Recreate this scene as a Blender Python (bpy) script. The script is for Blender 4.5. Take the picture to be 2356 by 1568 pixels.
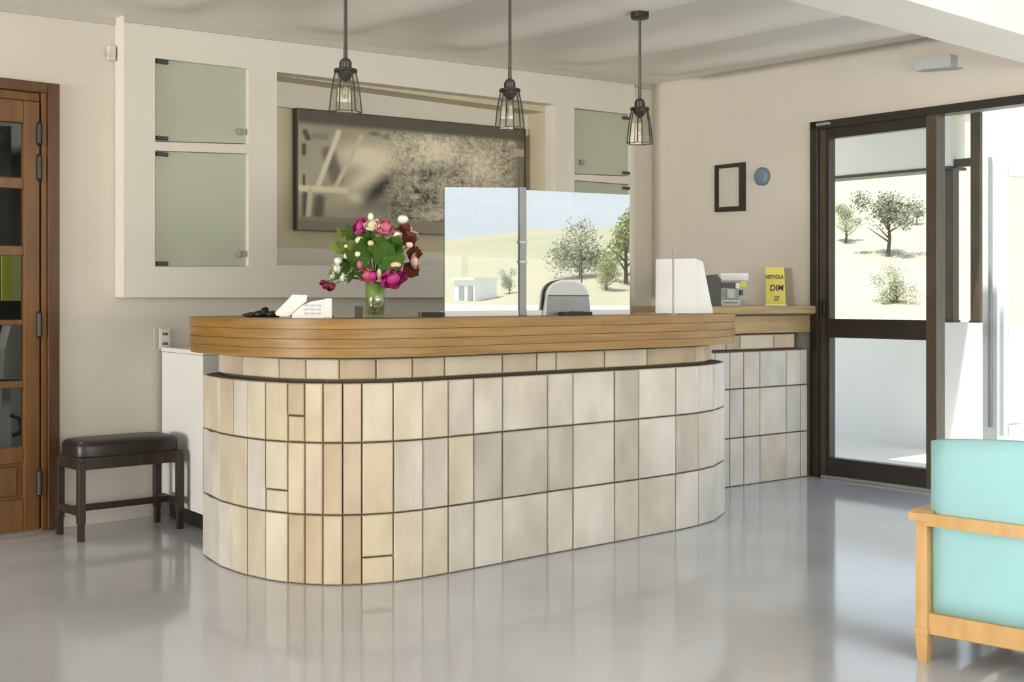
import bpy, bmesh, math, random
from mathutils import Vector, Matrix, noise
random.seed(7)
scene = bpy.context.scene
for o in list(bpy.data.objects):
    bpy.data.objects.remove(o)
C = scene.collection

# ------------------------------------------------------------------ camera
W, H = 2356, 1568
F = 2943.0          # focal length in pixels
CX, HOR = 1178.0, 685.0
HC = 1.114          # eye height (m)
cam_d = bpy.data.cameras.new('camera')
cam_d.sensor_width = 36.0
cam_d.lens = 36.0 * F / W
cam_d.shift_y = (HOR - H / 2) / W
cam_d.clip_start, cam_d.clip_end = 0.05, 600
cam = bpy.data.objects.new('camera', cam_d)
cam.location = (0, 0, HC)
cam.rotation_euler = (math.pi / 2, 0, 0)
C.objects.link(cam)
scene.camera = cam

# ------------------------------------------------------------------ light
scene.view_settings.view_transform = 'Standard'
scene.view_settings.look = 'None'
scene.view_settings.gamma = 1.0
scene.view_settings.use_curve_mapping = False
scene.view_settings.exposure = 1.2
scene.cycles.max_bounces = 8
scene.cycles.diffuse_bounces = 4
scene.cycles.glossy_bounces = 3
scene.cycles.transmission_bounces = 4
scene.cycles.transparent_max_bounces = 10
scene.cycles.caustics_reflective = False
scene.cycles.caustics_refractive = False
world = bpy.data.worlds.new('sky')
scene.world = world
world.use_nodes = True
wn, wl = world.node_tree.nodes, world.node_tree.links
wn.clear()
wo = wn.new('ShaderNodeOutputWorld')
bg = wn.new('ShaderNodeBackground')
tc = wn.new('ShaderNodeTexCoord')
sp = wn.new('ShaderNodeSeparateXYZ')
cr = wn.new('ShaderNodeValToRGB')
cr.color_ramp.elements[0].position = 0.0
cr.color_ramp.elements[0].color = (0.93, 0.96, 1.0, 1)
cr.color_ramp.elements[1].position = 0.7
cr.color_ramp.elements[1].color = (0.50, 0.68, 0.98, 1)
e = cr.color_ramp.elements.new(0.12)
e.color = (0.80, 0.90, 1.0, 1)
wl.new(tc.outputs['Generated'], sp.inputs[0])
wl.new(sp.outputs['Z'], cr.inputs[0])
wl.new(cr.outputs[0], bg.inputs['Color'])
bg.inputs['Strength'].default_value = 0.64
wl.new(bg.outputs[0], wo.inputs[0])

sun_d = bpy.data.lights.new('sun', 'SUN')
sun_d.energy = 3.9
sun_d.angle = 0.02
sun_d.color = (1.0, 0.95, 0.86)
sun = bpy.data.objects.new('sun', sun_d)
sun.rotation_euler = Vector((0.16, 0.32, -0.93)).to_track_quat('-Z', 'Y').to_euler()
C.objects.link(sun)


# ------------------------------------------------------------------ geometry of the room
def v2(x, y): return Vector((x, y, 0))

UP = Vector((0, 0, 1))
PW = v2(-2.359, 6.048)                       # a point at the foot of the back wall
CO = v2(0.9985, 9.1257)                      # far room corner
HI = v2(1.908, 8.0)                          # hinge side of the glass door, foot of right wall
DB = (CO - PW).normalized()                  # along the back wall, to the right
NB = Vector((DB.y, -DB.x, 0))                # out of the back wall, into the room
DR = (HI - CO).normalized()                  # along the right wall, towards the viewer
NR = Vector((-DR.y, DR.x, 0)) * -1           # out of the right wall, into the room
if NR.dot(v2(0, 0) - HI) < 0: NR = -NR
OUTR = -NR                                   # outdoors through the right wall
ROOM_R, ROOM_B = 10.0, 18.0
E_ = CO + DR * ROOM_R
G_ = CO - DB * ROOM_B
F_ = G_ + DR * ROOM_R
# the ceiling is very slightly raked
def ceil_z(p): return 2.633 + 0.0189 * (p.x - CO.x) + 0.0242 * (p.y - CO.y)

CAM = Vector((0, 0, HC))
def ray(u, v): return Vector(((u - CX) / F, 1.0, -(v - HOR) / F))
def at(u, v, d): return CAM + ray(u, v) * d
def on_plane(u, v, p0, n):
    r = ray(u, v)
    return CAM + r * ((p0 - CAM).dot(n) / r.dot(n))
def on_floor(u, v, z=0.0): return on_plane(u, v, Vector((0, 0, z)), UP)
def on_back(u, v, off=0.0): return on_plane(u, v, PW + NB * off, NB)
def on_right(u, v, off=0.0): return on_plane(u, v, HI + NR * off, NR)
def s_right(u): return (on_right(u, HOR) - HI).dot(DR)
def a_back(u, off=0.0): return (on_back(u, HOR, off) - PW).dot(DB)

# fill lights added at the unseen windows behind and to the left of the viewer
def area_light(name, pos, direction, w, h, energy, col):
    ad = bpy.data.lights.new(name, 'AREA')
    ad.shape = 'RECTANGLE'
    ad.size, ad.size_y = w, h
    ad.energy = energy
    ad.color = col
    al = bpy.data.objects.new(name, ad)
    al.location = pos
    al.rotation_euler = direction.to_track_quat('-Z', 'Y').to_euler()
    C.objects.link(al)
area_light('rear_fill_light', E_ - DB * 4.0 - DR * 0.12 + UP * 1.25, -DR + UP * 1.9, 7.4, 1.9, 225, (1.0, 0.965, 0.91))
area_light('left_fill_light', G_ + DR * 2.7 + DB * 0.12 + UP * 1.3, DB + UP * 0.9, 4.9, 1.8, 640, (1.0, 0.965, 0.91))


# ------------------------------------------------------------------ materials
MATS = {}
def lin(c): return tuple(((x / 255) / 12.92 if x / 255 <= 0.04045 else ((x / 255 + 0.055) / 1.055) ** 2.4) for x in c)

def mat(name, col, rough=0.6, var=0.0, scale=6.0, bump=0.0, bscale=40.0, metal=0.0, spec=0.5,
        col2=None, stretch=None, detail=4.0, emit=0.0, coords='Object', rvar=0.0, trans=0.0):
    m = bpy.data.materials.new(name)
    m.use_nodes = True
    nt = m.node_tree
    b = nt.nodes['Principled BSDF']
    b.inputs['Roughness'].default_value = rough
    b.inputs['Metallic'].default_value = metal
    b.inputs['Specular IOR Level'].default_value = spec
    b.inputs['Base Color'].default_value = (*col, 1)
    m.diffuse_color = (*col, 1)
    if trans: b.inputs['Transmission Weight'].default_value = trans
    if emit:
        b.inputs['Emission Color'].default_value = (*col, 1)
        b.inputs['Emission Strength'].default_value = emit
    if var or col2 or bump or rvar:
        tcn = nt.nodes.new('ShaderNodeTexCoord')
        mp = nt.nodes.new('ShaderNodeMapping')
        if stretch: mp.inputs['Scale'].default_value = stretch
        nt.links.new(tcn.outputs[coords], mp.inputs[0])
        oi = nt.nodes.new('ShaderNodeObjectInfo')
        add = nt.nodes.new('ShaderNodeVectorMath'); add.operation = 'ADD'
        mul = nt.nodes.new('ShaderNodeVectorMath'); mul.operation = 'SCALE'
        cmb = nt.nodes.new('ShaderNodeCombineXYZ')
        nt.links.new(oi.outputs['Random'], cmb.inputs[0])
        nt.links.new(oi.outputs['Random'], cmb.inputs[1])
        nt.links.new(cmb.outputs[0], mul.inputs[0]); mul.inputs['Scale'].default_value = 13.0
        nt.links.new(mp.outputs[0], add.inputs[0]); nt.links.new(mul.outputs[0], add.inputs[1])
        nz = nt.nodes.new('ShaderNodeTexNoise')
        nz.inputs['Scale'].default_value = scale
        nz.inputs['Detail'].default_value = detail
        nt.links.new(add.outputs[0], nz.inputs['Vector'])
        if var or col2:
            rp = nt.nodes.new('ShaderNodeValToRGB')
            rp.color_ramp.elements[0].position = 0.3
            rp.color_ramp.elements[1].position = 0.7
            c2 = col2 if col2 else tuple(x * (1 - var) for x in col)
            rp.color_ramp.elements[0].color = (*c2, 1)
            rp.color_ramp.elements[1].color = (*(tuple(min(1, x * (1 + var * 0.5)) for x in col)), 1)
            nt.links.new(nz.outputs['Fac'], rp.inputs[0])
            nt.links.new(rp.outputs[0], b.inputs['Base Color'])
        if rvar:
            mr = nt.nodes.new('ShaderNodeMapRange')
            mr.inputs['To Min'].default_value = max(0, rough - rvar)
            mr.inputs['To Max'].default_value = rough + rvar
            nt.links.new(nz.outputs['Fac'], mr.inputs[0])
            nt.links.new(mr.outputs[0], b.inputs['Roughness'])
        if bump:
            n2 = nt.nodes.new('ShaderNodeTexNoise')
            n2.inputs['Scale'].default_value = bscale
            n2.inputs['Detail'].default_value = 5
            nt.links.new(add.outputs[0], n2.inputs['Vector'])
            bp = nt.nodes.new('ShaderNodeBump')
            bp.inputs['Strength'].default_value = bump
            bp.inputs['Distance'].default_value = 0.01
            nt.links.new(n2.outputs['Fac'], bp.inputs['Height'])
            nt.links.new(bp.outputs[0], b.inputs['Normal'])
    MATS[name] = m
    return m

def glass_mat(name, tint=(0.95, 0.97, 0.96), refl=None, rough=0.0):
    m = bpy.data.materials.new(name)
    m.use_nodes = True
    nt = m.node_tree
    nt.nodes.clear()
    out = nt.nodes.new('ShaderNodeOutputMaterial')
    mx = nt.nodes.new('ShaderNodeMixShader')
    tr = nt.nodes.new('ShaderNodeBsdfTransparent'); tr.inputs[0].default_value = (*tint, 1)
    gl = nt.nodes.new('ShaderNodeBsdfGlossy'); gl.inputs['Roughness'].default_value = rough
    if refl is None:
        lw = nt.nodes.new('ShaderNodeLayerWeight'); lw.inputs[0].default_value = 0.5
        pw = nt.nodes.new('ShaderNodeMath'); pw.operation = 'POWER'; pw.inputs[1].default_value = 4.0
        ma = nt.nodes.new('ShaderNodeMath'); ma.operation = 'MULTIPLY_ADD'; ma.inputs[1].default_value = 0.4; ma.inputs[2].default_value = 0.006
        nt.links.new(lw.outputs['Facing'], pw.inputs[0]); nt.links.new(pw.outputs[0], ma.inputs[0])
        nt.links.new(ma.outputs[0], mx.inputs[0])
    else:
        mx.inputs[0].default_value = refl
    nt.links.new(tr.outputs[0], mx.inputs[1]); nt.links.new(gl.outputs[0], mx.inputs[2])
    nt.links.new(mx.outputs[0], out.inputs[0])
    m.diffuse_color = (*tint, 0.3)
    MATS[name] = m
    return m

M_wall = mat('wall_paint', (0.68, 0.63, 0.555), 0.75, var=0.05, scale=1.2, bump=0.05, bscale=60)
M_ceil = mat('ceiling_paint', (0.92, 0.885, 0.81), 0.8, var=0.05, scale=1.0)
M_shadow_line = mat('shadow_line_grey', (0.50, 0.475, 0.43), 0.7)
M_unit = mat('cabinet_paint', (0.74, 0.70, 0.63), 0.6, var=0.03, scale=2)
M_cream = mat('niche_cream', (0.66, 0.58, 0.42), 0.7, var=0.1, scale=2.0)
M_white = mat('white_paint', (0.82, 0.82, 0.81), 0.5, var=0.03, scale=3)
M_floor = mat('polished_concrete', (0.61, 0.63, 0.685), 0.10, col2=(0.50, 0.50, 0.535), scale=1.3, detail=7, bump=0.015,
              bscale=6, rvar=0.04, spec=0.9)
M_wood = mat('counter_oak', (0.345, 0.195, 0.048), 0.42, col2=(0.225, 0.115, 0.024), scale=5, stretch=(0.6, 0.6, 9), bump=0.1, bscale=30)
M_wood_p = mat('counter_oak_pale', (0.46, 0.33, 0.17), 0.45, col2=(0.34, 0.23, 0.11), scale=5, stretch=(0.6, 0.6, 9), bump=0.1, bscale=30)
M_door = mat('door_wood', (0.19, 0.080, 0.014), 0.38, col2=(0.125, 0.048, 0.008), scale=5, stretch=(5, 5, 0.5), bump=0.05, bscale=30)
M_doord = mat('door_frame_wood', (0.115, 0.046, 0.013), 0.4, col2=(0.075, 0.028, 0.008), scale=5, stretch=(5, 5, 0.5), bump=0.05, bscale=30)
M_black = mat('black_metal', (0.012, 0.011, 0.011), 0.4)
M_alum = mat('bronze_aluminium', (0.030, 0.024, 0.018), 0.35, var=0.2, scale=4)
M_alum2 = mat('brown_aluminium', (0.085, 0.062, 0.040), 0.35, var=0.2, scale=4)
M_sill = mat('grey_aluminium', (0.45, 0.44, 0.43), 0.3, metal=0.6)
M_steel = mat('lamp_steel', (0.10, 0.09, 0.08), 0.35, metal=0.7)
M_lampd = mat('lamp_dark', (0.025, 0.022, 0.02), 0.4)
M_glass = glass_mat('window_glass')
M_glassd = glass_mat('door_glass', (0.85, 0.88, 0.88))
M_lampg = glass_mat('lamp_glass', (0.86, 0.85, 0.80), refl=0.07)
M_mirror = glass_mat('reflective_acrylic', (0.9, 0.92, 0.92), refl=0.72)
M_frost = mat('frosted_glass', (0.50, 0.53, 0.42), 0.22, var=0.06, scale=1.5, spec=0.5)
M_grout = mat('grout', (0.11, 0.085, 0.06), 0.9, var=0.3, scale=30)
TILES = []
for k, (c, c2) in enumerate([((0.74, 0.63, 0.46), (0.62, 0.51, 0.35)), ((0.78, 0.70, 0.55), (0.66, 0.57, 0.43)), ((0.66, 0.53, 0.36), (0.52, 0.41, 0.27)),
                             ((0.74, 0.61, 0.47), (0.60, 0.47, 0.35)), ((0.76, 0.70, 0.61), (0.62, 0.55, 0.46)), ((0.80, 0.76, 0.69), (0.68, 0.63, 0.555)),
                             ((0.64, 0.58, 0.51), (0.50, 0.44, 0.37)), ((0.74, 0.72, 0.68), (0.60, 0.57, 0.53))]):
    c, c2 = tuple(x * 0.86 for x in c), tuple(x * 0.74 for x in c2)
    TILES.append(mat('stone_tile_%d' % k, c, 0.55, col2=c2, scale=5.0, detail=8, bump=0.35, bscale=45, stretch=(1, 1, 0.6)))
M_bench = mat('dark_wood', (0.045, 0.028, 0.020), 0.4, col2=(0.022, 0.014, 0.011), scale=6, stretch=(3, 3, 0.5))
M_leather = mat('dark_leather', (0.022, 0.018, 0.017), 0.38, bump=0.1, bscale=90)
M_turq = mat('turquoise_fabric', (0.34, 0.61, 0.64), 0.85, var=0.05, scale=4, bump=0.2, bscale=250)
M_beech = mat('beech_wood', (0.62, 0.38, 0.15), 0.4, col2=(0.50, 0.28, 0.095), scale=5, stretch=(4, 4, 1.0))
M_gdark = mat('dark_grey_plastic', (0.05, 0.055, 0.06), 0.45)
M_grey = mat('grey_plastic', (0.30, 0.32, 0.33), 0.45, var=0.1, scale=5)
M_lgrey = mat('light_grey_plastic', (0.55, 0.57, 0.58), 0.45)
M_blue = mat('blue_grey_plastic', (0.16, 0.23, 0.30), 0.5)
M_yel = mat('yellow_card', (0.80, 0.70, 0.14), 0.6, var=0.05, scale=6)
M_ink = mat('dark_print', (0.03, 0.01, 0.02), 0.6)
M_lime = mat('lime_panel', (0.62, 0.68, 0.08), 0.6)
M_limep = mat('pale_lime_panel', (0.66, 0.72, 0.34), 0.6)
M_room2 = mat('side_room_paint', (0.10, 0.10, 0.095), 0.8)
M_cloth = mat('grey_cloth', (0.42, 0.40, 0.38), 0.9, bump=0.3, bscale=40)
M_ext = mat('exterior_render', (0.86, 0.86, 0.87), 0.8, var=0.03, scale=2)
M_paving = mat('terrace_paving', (0.86, 0.84, 0.80), 0.7, var=0.06, scale=3)
M_hill = mat('dry_hillside', (0.46, 0.39, 0.27), 1.0, col2=(0.36, 0.345, 0.22), scale=0.09, detail=10, coords='Object')
M_leaf = mat('tree_leaf', (0.44, 0.45, 0.33), 0.8, var=0.2, scale=3)
M_leafd = mat('dark_tree_leaf', (0.24, 0.26, 0.20), 0.8, var=0.3, scale=3)
M_leafy = mat('yellow_green_leaf', (0.44, 0.47, 0.24), 0.8, var=0.3, scale=3)
M_bark = mat('bark', (0.12, 0.09, 0.06), 0.9, var=0.3, scale=8)
M_green = mat('leaf_green', (0.055, 0.125, 0.015), 0.75, spec=0.2, var=0.4, scale=20)
M_green2 = mat('leaf_light_green', (0.20, 0.27, 0.055), 0.7, spec=0.2, var=0.3, scale=20)
M_mag = mat('magenta_petal', (0.52, 0.03, 0.22), 0.6, var=0.4, scale=25)
M_pink = mat('pink_petal', (0.62, 0.14, 0.24), 0.6, var=0.35, scale=25)
M_crim = mat('crimson_petal', (0.20, 0.008, 0.05), 0.5, var=0.5, scale=25)
M_crm = mat('cream_petal', (0.80, 0.72, 0.52), 0.6, var=0.15, scale=25)
M_wht = mat('white_petal', (0.82, 0.82, 0.70), 0.6, var=0.12, scale=25)
M_pch = mat('peach_petal', (0.80, 0.55, 0.42), 0.6, var=0.15, scale=25)
M_bur = mat('burgundy_leaf', (0.13, 0.025, 0.012), 0.5, var=0.4, scale=20)
M_vaseg = glass_mat('vase_glass', (0.86, 0.92, 0.78), refl=0.08)
M_pebble = mat('pebbles', (0.55, 0.46, 0.30), 0.6, col2=(0.13, 0.10, 0.06), scale=60)
M_vgreen = mat('vase_stems', (0.36, 0.44, 0.16), 0.5, var=0.3, scale=30)


# ------------------------------------------------------------------ mesh helpers
class MB:
    def __init__(s): s.v, s.f, s.smooth = [], [], False
    def add(s, vs, fs):
        n = len(s.v)
        s.v += [Vector(p) for p in vs]
        s.f += [tuple(i + n for i in f) for f in fs]
        return s
    def box(s, o, ex, ey, ez, bev=0.0):
        """box from corner o along three edge vectors; bev chamfers every edge"""
        o, ex, ey, ez = Vector(o), Vector(ex), Vector(ey), Vector(ez)
        if bev <= 0:
            vs = [o, o + ex, o + ex + ey, o + ey, o + ez, o + ex + ez, o + ex + ey + ez, o + ey + ez]
            return s.add(vs, [(3, 2, 1, 0), (4, 5, 6, 7), (0, 1, 5, 4), (1, 2, 6, 5), (2, 3, 7, 6), (3, 0, 4, 7)])
        bm = bmesh.new()
        bv = [bm.verts.new(p) for p in (o, o + ex, o + ex + ey, o + ey, o + ez, o + ex + ez, o + ex + ey + ez, o + ey + ez)]
        for f in [(3, 2, 1, 0), (4, 5, 6, 7), (0, 1, 5, 4), (1, 2, 6, 5), (2, 3, 7, 6), (3, 0, 4, 7)]:
            bm.faces.new([bv[i] for i in f])
        bmesh.ops.bevel(bm, geom=list(bm.edges), offset=bev, segments=2, affect='EDGES', profile=0.5)
        return s.bm(bm)
    def bm(s, bm):
        bm.verts.index_update()
        s.add([v.co.copy() for v in bm.verts], [tuple(v.index for v in f.verts) for f in bm.faces])
        bm.free()
        return s
    def prism(s, poly, vec):
        """polygon (list of points) extruded along vec"""
        n = len(poly)
        vs = [Vector(p) for p in poly] + [Vector(p) + Vector(vec) for p in poly]
        fs = [tuple(range(n)), tuple(range(2 * n - 1, n - 1, -1))]
        fs += [(i, i + n, (i + 1) % n + n, (i + 1) % n) for i in range(n)]
        return s.add(vs, fs)
    def tube(s, pts, rad, n=10, caps=True):
        pts = [Vector(p) for p in pts]
        rad = rad if isinstance(rad, (list, tuple)) else [rad] * len(pts)
        vs, fs = [], []
        a0 = None
        for i, p in enumerate(pts):
            t = (pts[min(i + 1, len(pts) - 1)] - pts[max(i - 1, 0)]).normalized()
            if a0 is None:
                a0 = t.orthogonal().normalized()
            a0 = (a0 - t * a0.dot(t)).normalized()
            b0 = t.cross(a0)
            vs += [p + (a0 * math.cos(2 * math.pi * k / n) + b0 * math.sin(2 * math.pi * k / n)) * rad[i] for k in range(n)]
        for i in range(len(pts) - 1):
            fs += [(i * n + k, i * n + (k + 1) % n, (i + 1) * n + (k + 1) % n, (i + 1) * n + k) for k in range(n)]
        if caps:
            fs += [tuple(range(n - 1, -1, -1)), tuple((len(pts) - 1) * n + k for k in range(n))]
        return s.add(vs, fs)
    def lathe(s, c, prof, n=24, closed=False):
        """prof: list of (r, z) about vertical axis through c"""
        c = Vector(c)
        vs, fs = [], []
        for r, z in prof:
            vs += [c + Vector((r * math.cos(2 * math.pi * k / n), r * math.sin(2 * math.pi * k / n), z)) for k in range(n)]
        for i in range(len(prof) - 1):
            fs += [(i * n + k, i * n + (k + 1) % n, (i + 1) * n + (k + 1) % n, (i + 1) * n + k) for k in range(n)]
        if not closed:
            fs += [tuple(range(n - 1, -1, -1)), tuple((len(prof) - 1) * n + k for k in range(n))]
        return s.add(vs, fs)
    def blob(s, c, r, sub=2, amp=0.0, seed=0.0, freq=3.0):
        bm = bmesh.new()
        bmesh.ops.create_icosphere(bm, subdivisions=sub, radius=1.0)
        r = r if isinstance(r, (tuple, list)) else (r, r, r)
        for v in bm.verts:
            k = 1 + amp * noise.noise(v.co * freq + Vector((seed, seed * 2, 3.1)))
            v.co = Vector(c) + Vector((v.co.x * r[0], v.co.y * r[1], v.co.z * r[2])) * k
        return s.bm(bm)
    def build(s, name, m, parent=None, smooth=None):
        me = bpy.data.meshes.new(name)
        # local origin at the base centre of the object
        if s.v:
            lo = Vector((min(p.x for p in s.v), min(p.y for p in s.v), min(p.z for p in s.v)))
            hi = Vector((max(p.x for p in s.v), max(p.y for p in s.v), max(p.z for p in s.v)))
            org = Vector(((lo.x + hi.x) / 2, (lo.y + hi.y) / 2, lo.z))
        else:
            org = Vector()
        me.from_pydata([tuple(p - org) for p in s.v], [], s.f)
        me.validate()
        bm = bmesh.new(); bm.from_mesh(me)
        bmesh.ops.recalc_face_normals(bm, faces=bm.faces)
        bm.to_mesh(me); bm.free()
        me.materials.append(m)
        if (s.smooth if smooth is None else smooth):
            for p in me.polygons: p.use_smooth = True
        o = bpy.data.objects.new(name, me)
        C.objects.link(o)
        if parent is not None:
            o.parent = parent
            o.matrix_parent_inverse = Matrix.Identity(4)
            off = Vector(parent.location)
            q = parent.parent
            while q is not None:
                off += Vector(q.location); q = q.parent
            o.location = org - off
        else:
            o.location = org
        return o

def tag(o, label, cat, group=None, kind=None):
    o['label'] = label
    o['category'] = cat
    if group: o['group'] = group
    if kind: o['kind'] = kind
    return o
def struct(o, label=None):
    o['kind'] = 'structure'
    if label: o['label'] = label
    return o
def thing(name, label, cat, loc=(0, 0, 0), group=None):
    o = bpy.data.objects.new(name, None)
    o.empty_display_size = 0.1
    o.location = loc
    C.objects.link(o)
    return tag(o, label, cat, group)
def V(x, y, z): return Vector((x, y, z))

# ================================================================== the room shell
floor = struct(MB().prism([G_ - UP * 0.1, F_ - UP * 0.1, E_ - UP * 0.1, CO - UP * 0.1], UP * 0.1).build('floor', M_floor),
               'glossy grey polished concrete floor')
def on_ceil(u, v):
    n = Vector((-0.0189, -0.0242, 1))
    return on_plane(u, v, Vector((CO.x, CO.y, 2.633)), n)
# shallow plaster vaults between the joists, parallel to the right wall, fading out before the back wall
SKEW = DR.dot(DB) / DR.dot(NB)
def wall_ad(p):
    """(distance along the back wall, distance from it), measured parallel to the side walls"""
    d = (p - PW).dot(NB)
    return (p - PW).dot(DB) - d * SKEW, d
RIBS = sorted(wall_ad(on_ceil(u, v))[0] for (u, v) in ((500, 10), (870, 62), (1140, 104), (1372, 143)))
def wave(a, d):
    """a along the back wall, d distance from it"""
    xs = [RIBS[0] - (RIBS[1] - RIBS[0]) * k for k in range(8, 0, -1)] + RIBS + [RIBS[3] + 0.75, RIBS[3] + 1.5]
    i = max(0, min(len(xs) - 2, next((j - 1 for j, x in enumerate(xs) if x > a), len(xs) - 2)))
    ph = (a - xs[i]) / (xs[i + 1] - xs[i])
    f = max(0.0, min(1.0, (d - 0.28) / 0.35)); f = f * f * (3 - 2 * f)
    g = max(0.0, min(1.0, ((CO - PW).dot(DB) - a - 0.1) / 0.35)); g = g * g * (3 - 2 * g)
    ph = ph - 1 if ph > 0.5 else ph                      # steep rise round the joist line, long fall between
    w = 0.16
    val = ph / w if abs(ph) < w else math.copysign((0.5 - abs(ph)) / (0.5 - w), ph)
    return 0.050 * math.sin(val * math.pi / 2) * f * g
na_, nd_ = 240, 50
cb_ = MB()
a_lo, a_hi = (G_ - PW).dot(DB) - 0.2, (CO - PW).dot(DB) + 0.2
cv = []
for j in range(nd_ + 1):
    d = -0.2 + (ROOM_R + 0.4) * (j / nd_) ** 1.6
    for i in range(na_ + 1):
        a = a_lo + (a_hi - a_lo) * i / na_
        q = PW + DB * a + DR * (d / NB.dot(DR))
        cv.append(Vector((q.x, q.y, ceil_z(q) + wave(a, d))))
cf = [(j * (na_ + 1) + i, j * (na_ + 1) + i + 1, (j + 1) * (na_ + 1) + i + 1, (j + 1) * (na_ + 1) + i) for j in range(nd_) for i in range(na_)]
ceiling = struct(MB().add(cv, cf).build('ceiling', M_ceil, smooth=True), 'pale plaster ceiling with shallow vaults')
cpoly = [G_ - DB * 1.9 - DR * 0.3, F_ - DB * 1.9 + DR * 1.1, E_ + DB * 0.3 + DR * 1.1, CO + DB * 0.3 - DR * 0.3]  # unseen eaves added to keep the sun from the windows behind and left
struct(MB().prism([p + UP * 2.76 for p in cpoly], UP * 0.2).build('roof', M_ceil), 'unseen flat roof, its eaves added to keep the sun out')

# shadow line drawn as grey strips where the back wall and the cabinet front meet the ceiling
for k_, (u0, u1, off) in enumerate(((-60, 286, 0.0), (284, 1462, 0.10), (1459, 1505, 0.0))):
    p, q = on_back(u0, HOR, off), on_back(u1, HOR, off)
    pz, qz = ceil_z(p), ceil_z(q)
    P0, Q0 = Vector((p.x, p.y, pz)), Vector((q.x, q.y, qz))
    struct(MB().prism([P0 + UP * 0.01, Q0 + UP * 0.01, Q0 - UP * 0.034, P0 - UP * 0.034], NB * 0.012).build('trim_%d' % (k_ + 2), M_shadow_line), 'shadow line under the ceiling, drawn as a grey strip')

# main beam, parallel to the back wall
zb = 2.33
far_r, far_l = on_floor(2356, 145, zb), on_floor(1700, 0, zb)
bd = DB
beam_n = NB * 0.33
p_end = far_r + bd * ((HI - far_r).dot(NR) / bd.dot(NR))      # where it meets the right wall
q_end = p_end - bd * 7.9
b = MB()
b.add([q_end, p_end, p_end + beam_n, q_end + beam_n] + [Vector((p.x, p.y, ceil_z(p) + 0.05)) for p in (q_end, p_end, p_end + beam_n, q_end + beam_n)],
      [(3, 2, 1, 0), (4, 5, 6, 7), (0, 1, 5, 4), (1, 2, 6, 5), (2, 3, 7, 6), (3, 0, 4, 7)])
struct(b.build('trim_1', M_ceil), 'plaster beam under the ceiling')

WT = 0.2
# --- back wall with the wooden door opening and the niche opening
FU = 0.10                                    # the cabinet front stands this far out of the wall
a_dl = a_back(133) - 0.98; a_dr = a_back(128)
z_dt = on_back(133, 195).z
nich = dict(a0=a_back(637, FU), a1=a_back(1278, FU))
nz0 = on_back(700, 610, FU).z; nz1 = on_back(637, 165, FU).z + 0.02
def bwall(mb, a0, a1, z0, z1):
    mb.box(PW + DB * a0 + UP * z0, DB * (a1 - a0), -NB * WT, UP * (z1 - z0))
wb = MB()
aG = (G_ - PW).dot(DB) - 0.2; aC = (CO - PW).dot(DB) + 0.25
TOP = 2.75
bwall(wb, aG, a_dl, 0, TOP); bwall(wb, a_dl, a_dr, z_dt, TOP)
bwall(wb, a_dr, nich['a0'] - 0.03, 0, TOP)
bwall(wb, nich['a0'] - 0.03, nich['a1'] + 0.03, 0, nz0 - 0.03)
bwall(wb, nich['a0'] - 0.03, nich['a1'] + 0.03, nz1 + 0.03, TOP)
bwall(wb, nich['a1'] + 0.03, aC, 0, TOP)
struct(wb.build('wall_back', M_wall), 'off-white plastered back wall')

# --- left wall and the wall behind the viewer
wlm = MB()
for (s0, s1, z0, z1) in ((-0.2, 0.2, 0, TOP), (0.2, 5.2, 0, 0.4), (0.2, 5.2, 2.2, TOP), (5.2, ROOM_R + 0.2, 0, TOP)):
    wlm.box(G_ + DR * s0 + UP * z0, DR * (s1 - s0), -DB * WT, UP * (z1 - z0))
struct(wlm.build('wall_left', M_wall), 'plastered left wall with a wide added window')
wf = MB()
wf.box(F_ - DB * 0.2, DB * (ROOM_B + 0.4), DR * WT, UP * 0.3)
wf.box(F_ - DB * 0.2 + UP * 2.25, DB * (ROOM_B + 0.4), DR * WT, UP * 0.5)
wf.box(F_ - DB * 0.2, DB * 0.5, DR * WT, UP * TOP)
wf.box(E_ + DB * 0.2, -DB * 0.5, DR * WT, UP * TOP)
struct(wf.build('wall_front', M_wall), 'wall with wide windows behind the viewer')

# --- right wall: solid to the door, lintel above the glazing
z_lint = 2.212
s_j0, s_j1, s_g0, s_g1, s_st = s_right(1870), s_right(1905), s_right(1911), s_right(2136), s_right(2161)
sE = (E_ - HI).dot(DR); sC = (CO - HI).dot(DR)
wr = MB()
wr.box(HI + DR * (sC - 0.2), DR * (s_j0 - sC + 0.2), OUTR * WT, UP * TOP)
wr.box(HI + DR * s_j0 + UP * z_lint, DR * (sE + 0.2 - s_j0), OUTR * WT, UP * (TOP - z_lint))
wr.box(HI + DR * 6.6, DR * (sE + 0.2 - 6.6), OUTR * WT, UP * TOP)
struct(wr.build('wall_right', M_wall), 'off-white plastered wall around the glass door')

# baseboard between tiled counter and door
s_b0 = s_right(1846)
struct(MB().box(HI + DR * (s_b0 - 0.02), DR * (s_j0 - s_b0 + 0.015), NR * 0.018, UP * 0.075, bev=0.004).build('baseboard_right', M_wood_p), 'pale baseboard beside the glass door')
a_s = a_back(136)
struct(MB().box(PW + DB * a_s, DB * (a_back(368) - a_s), NB * 0.014, UP * 0.07, bev=0.003).build('baseboard_back', M_wall), 'low painted baseboard behind the dark stool')

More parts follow.
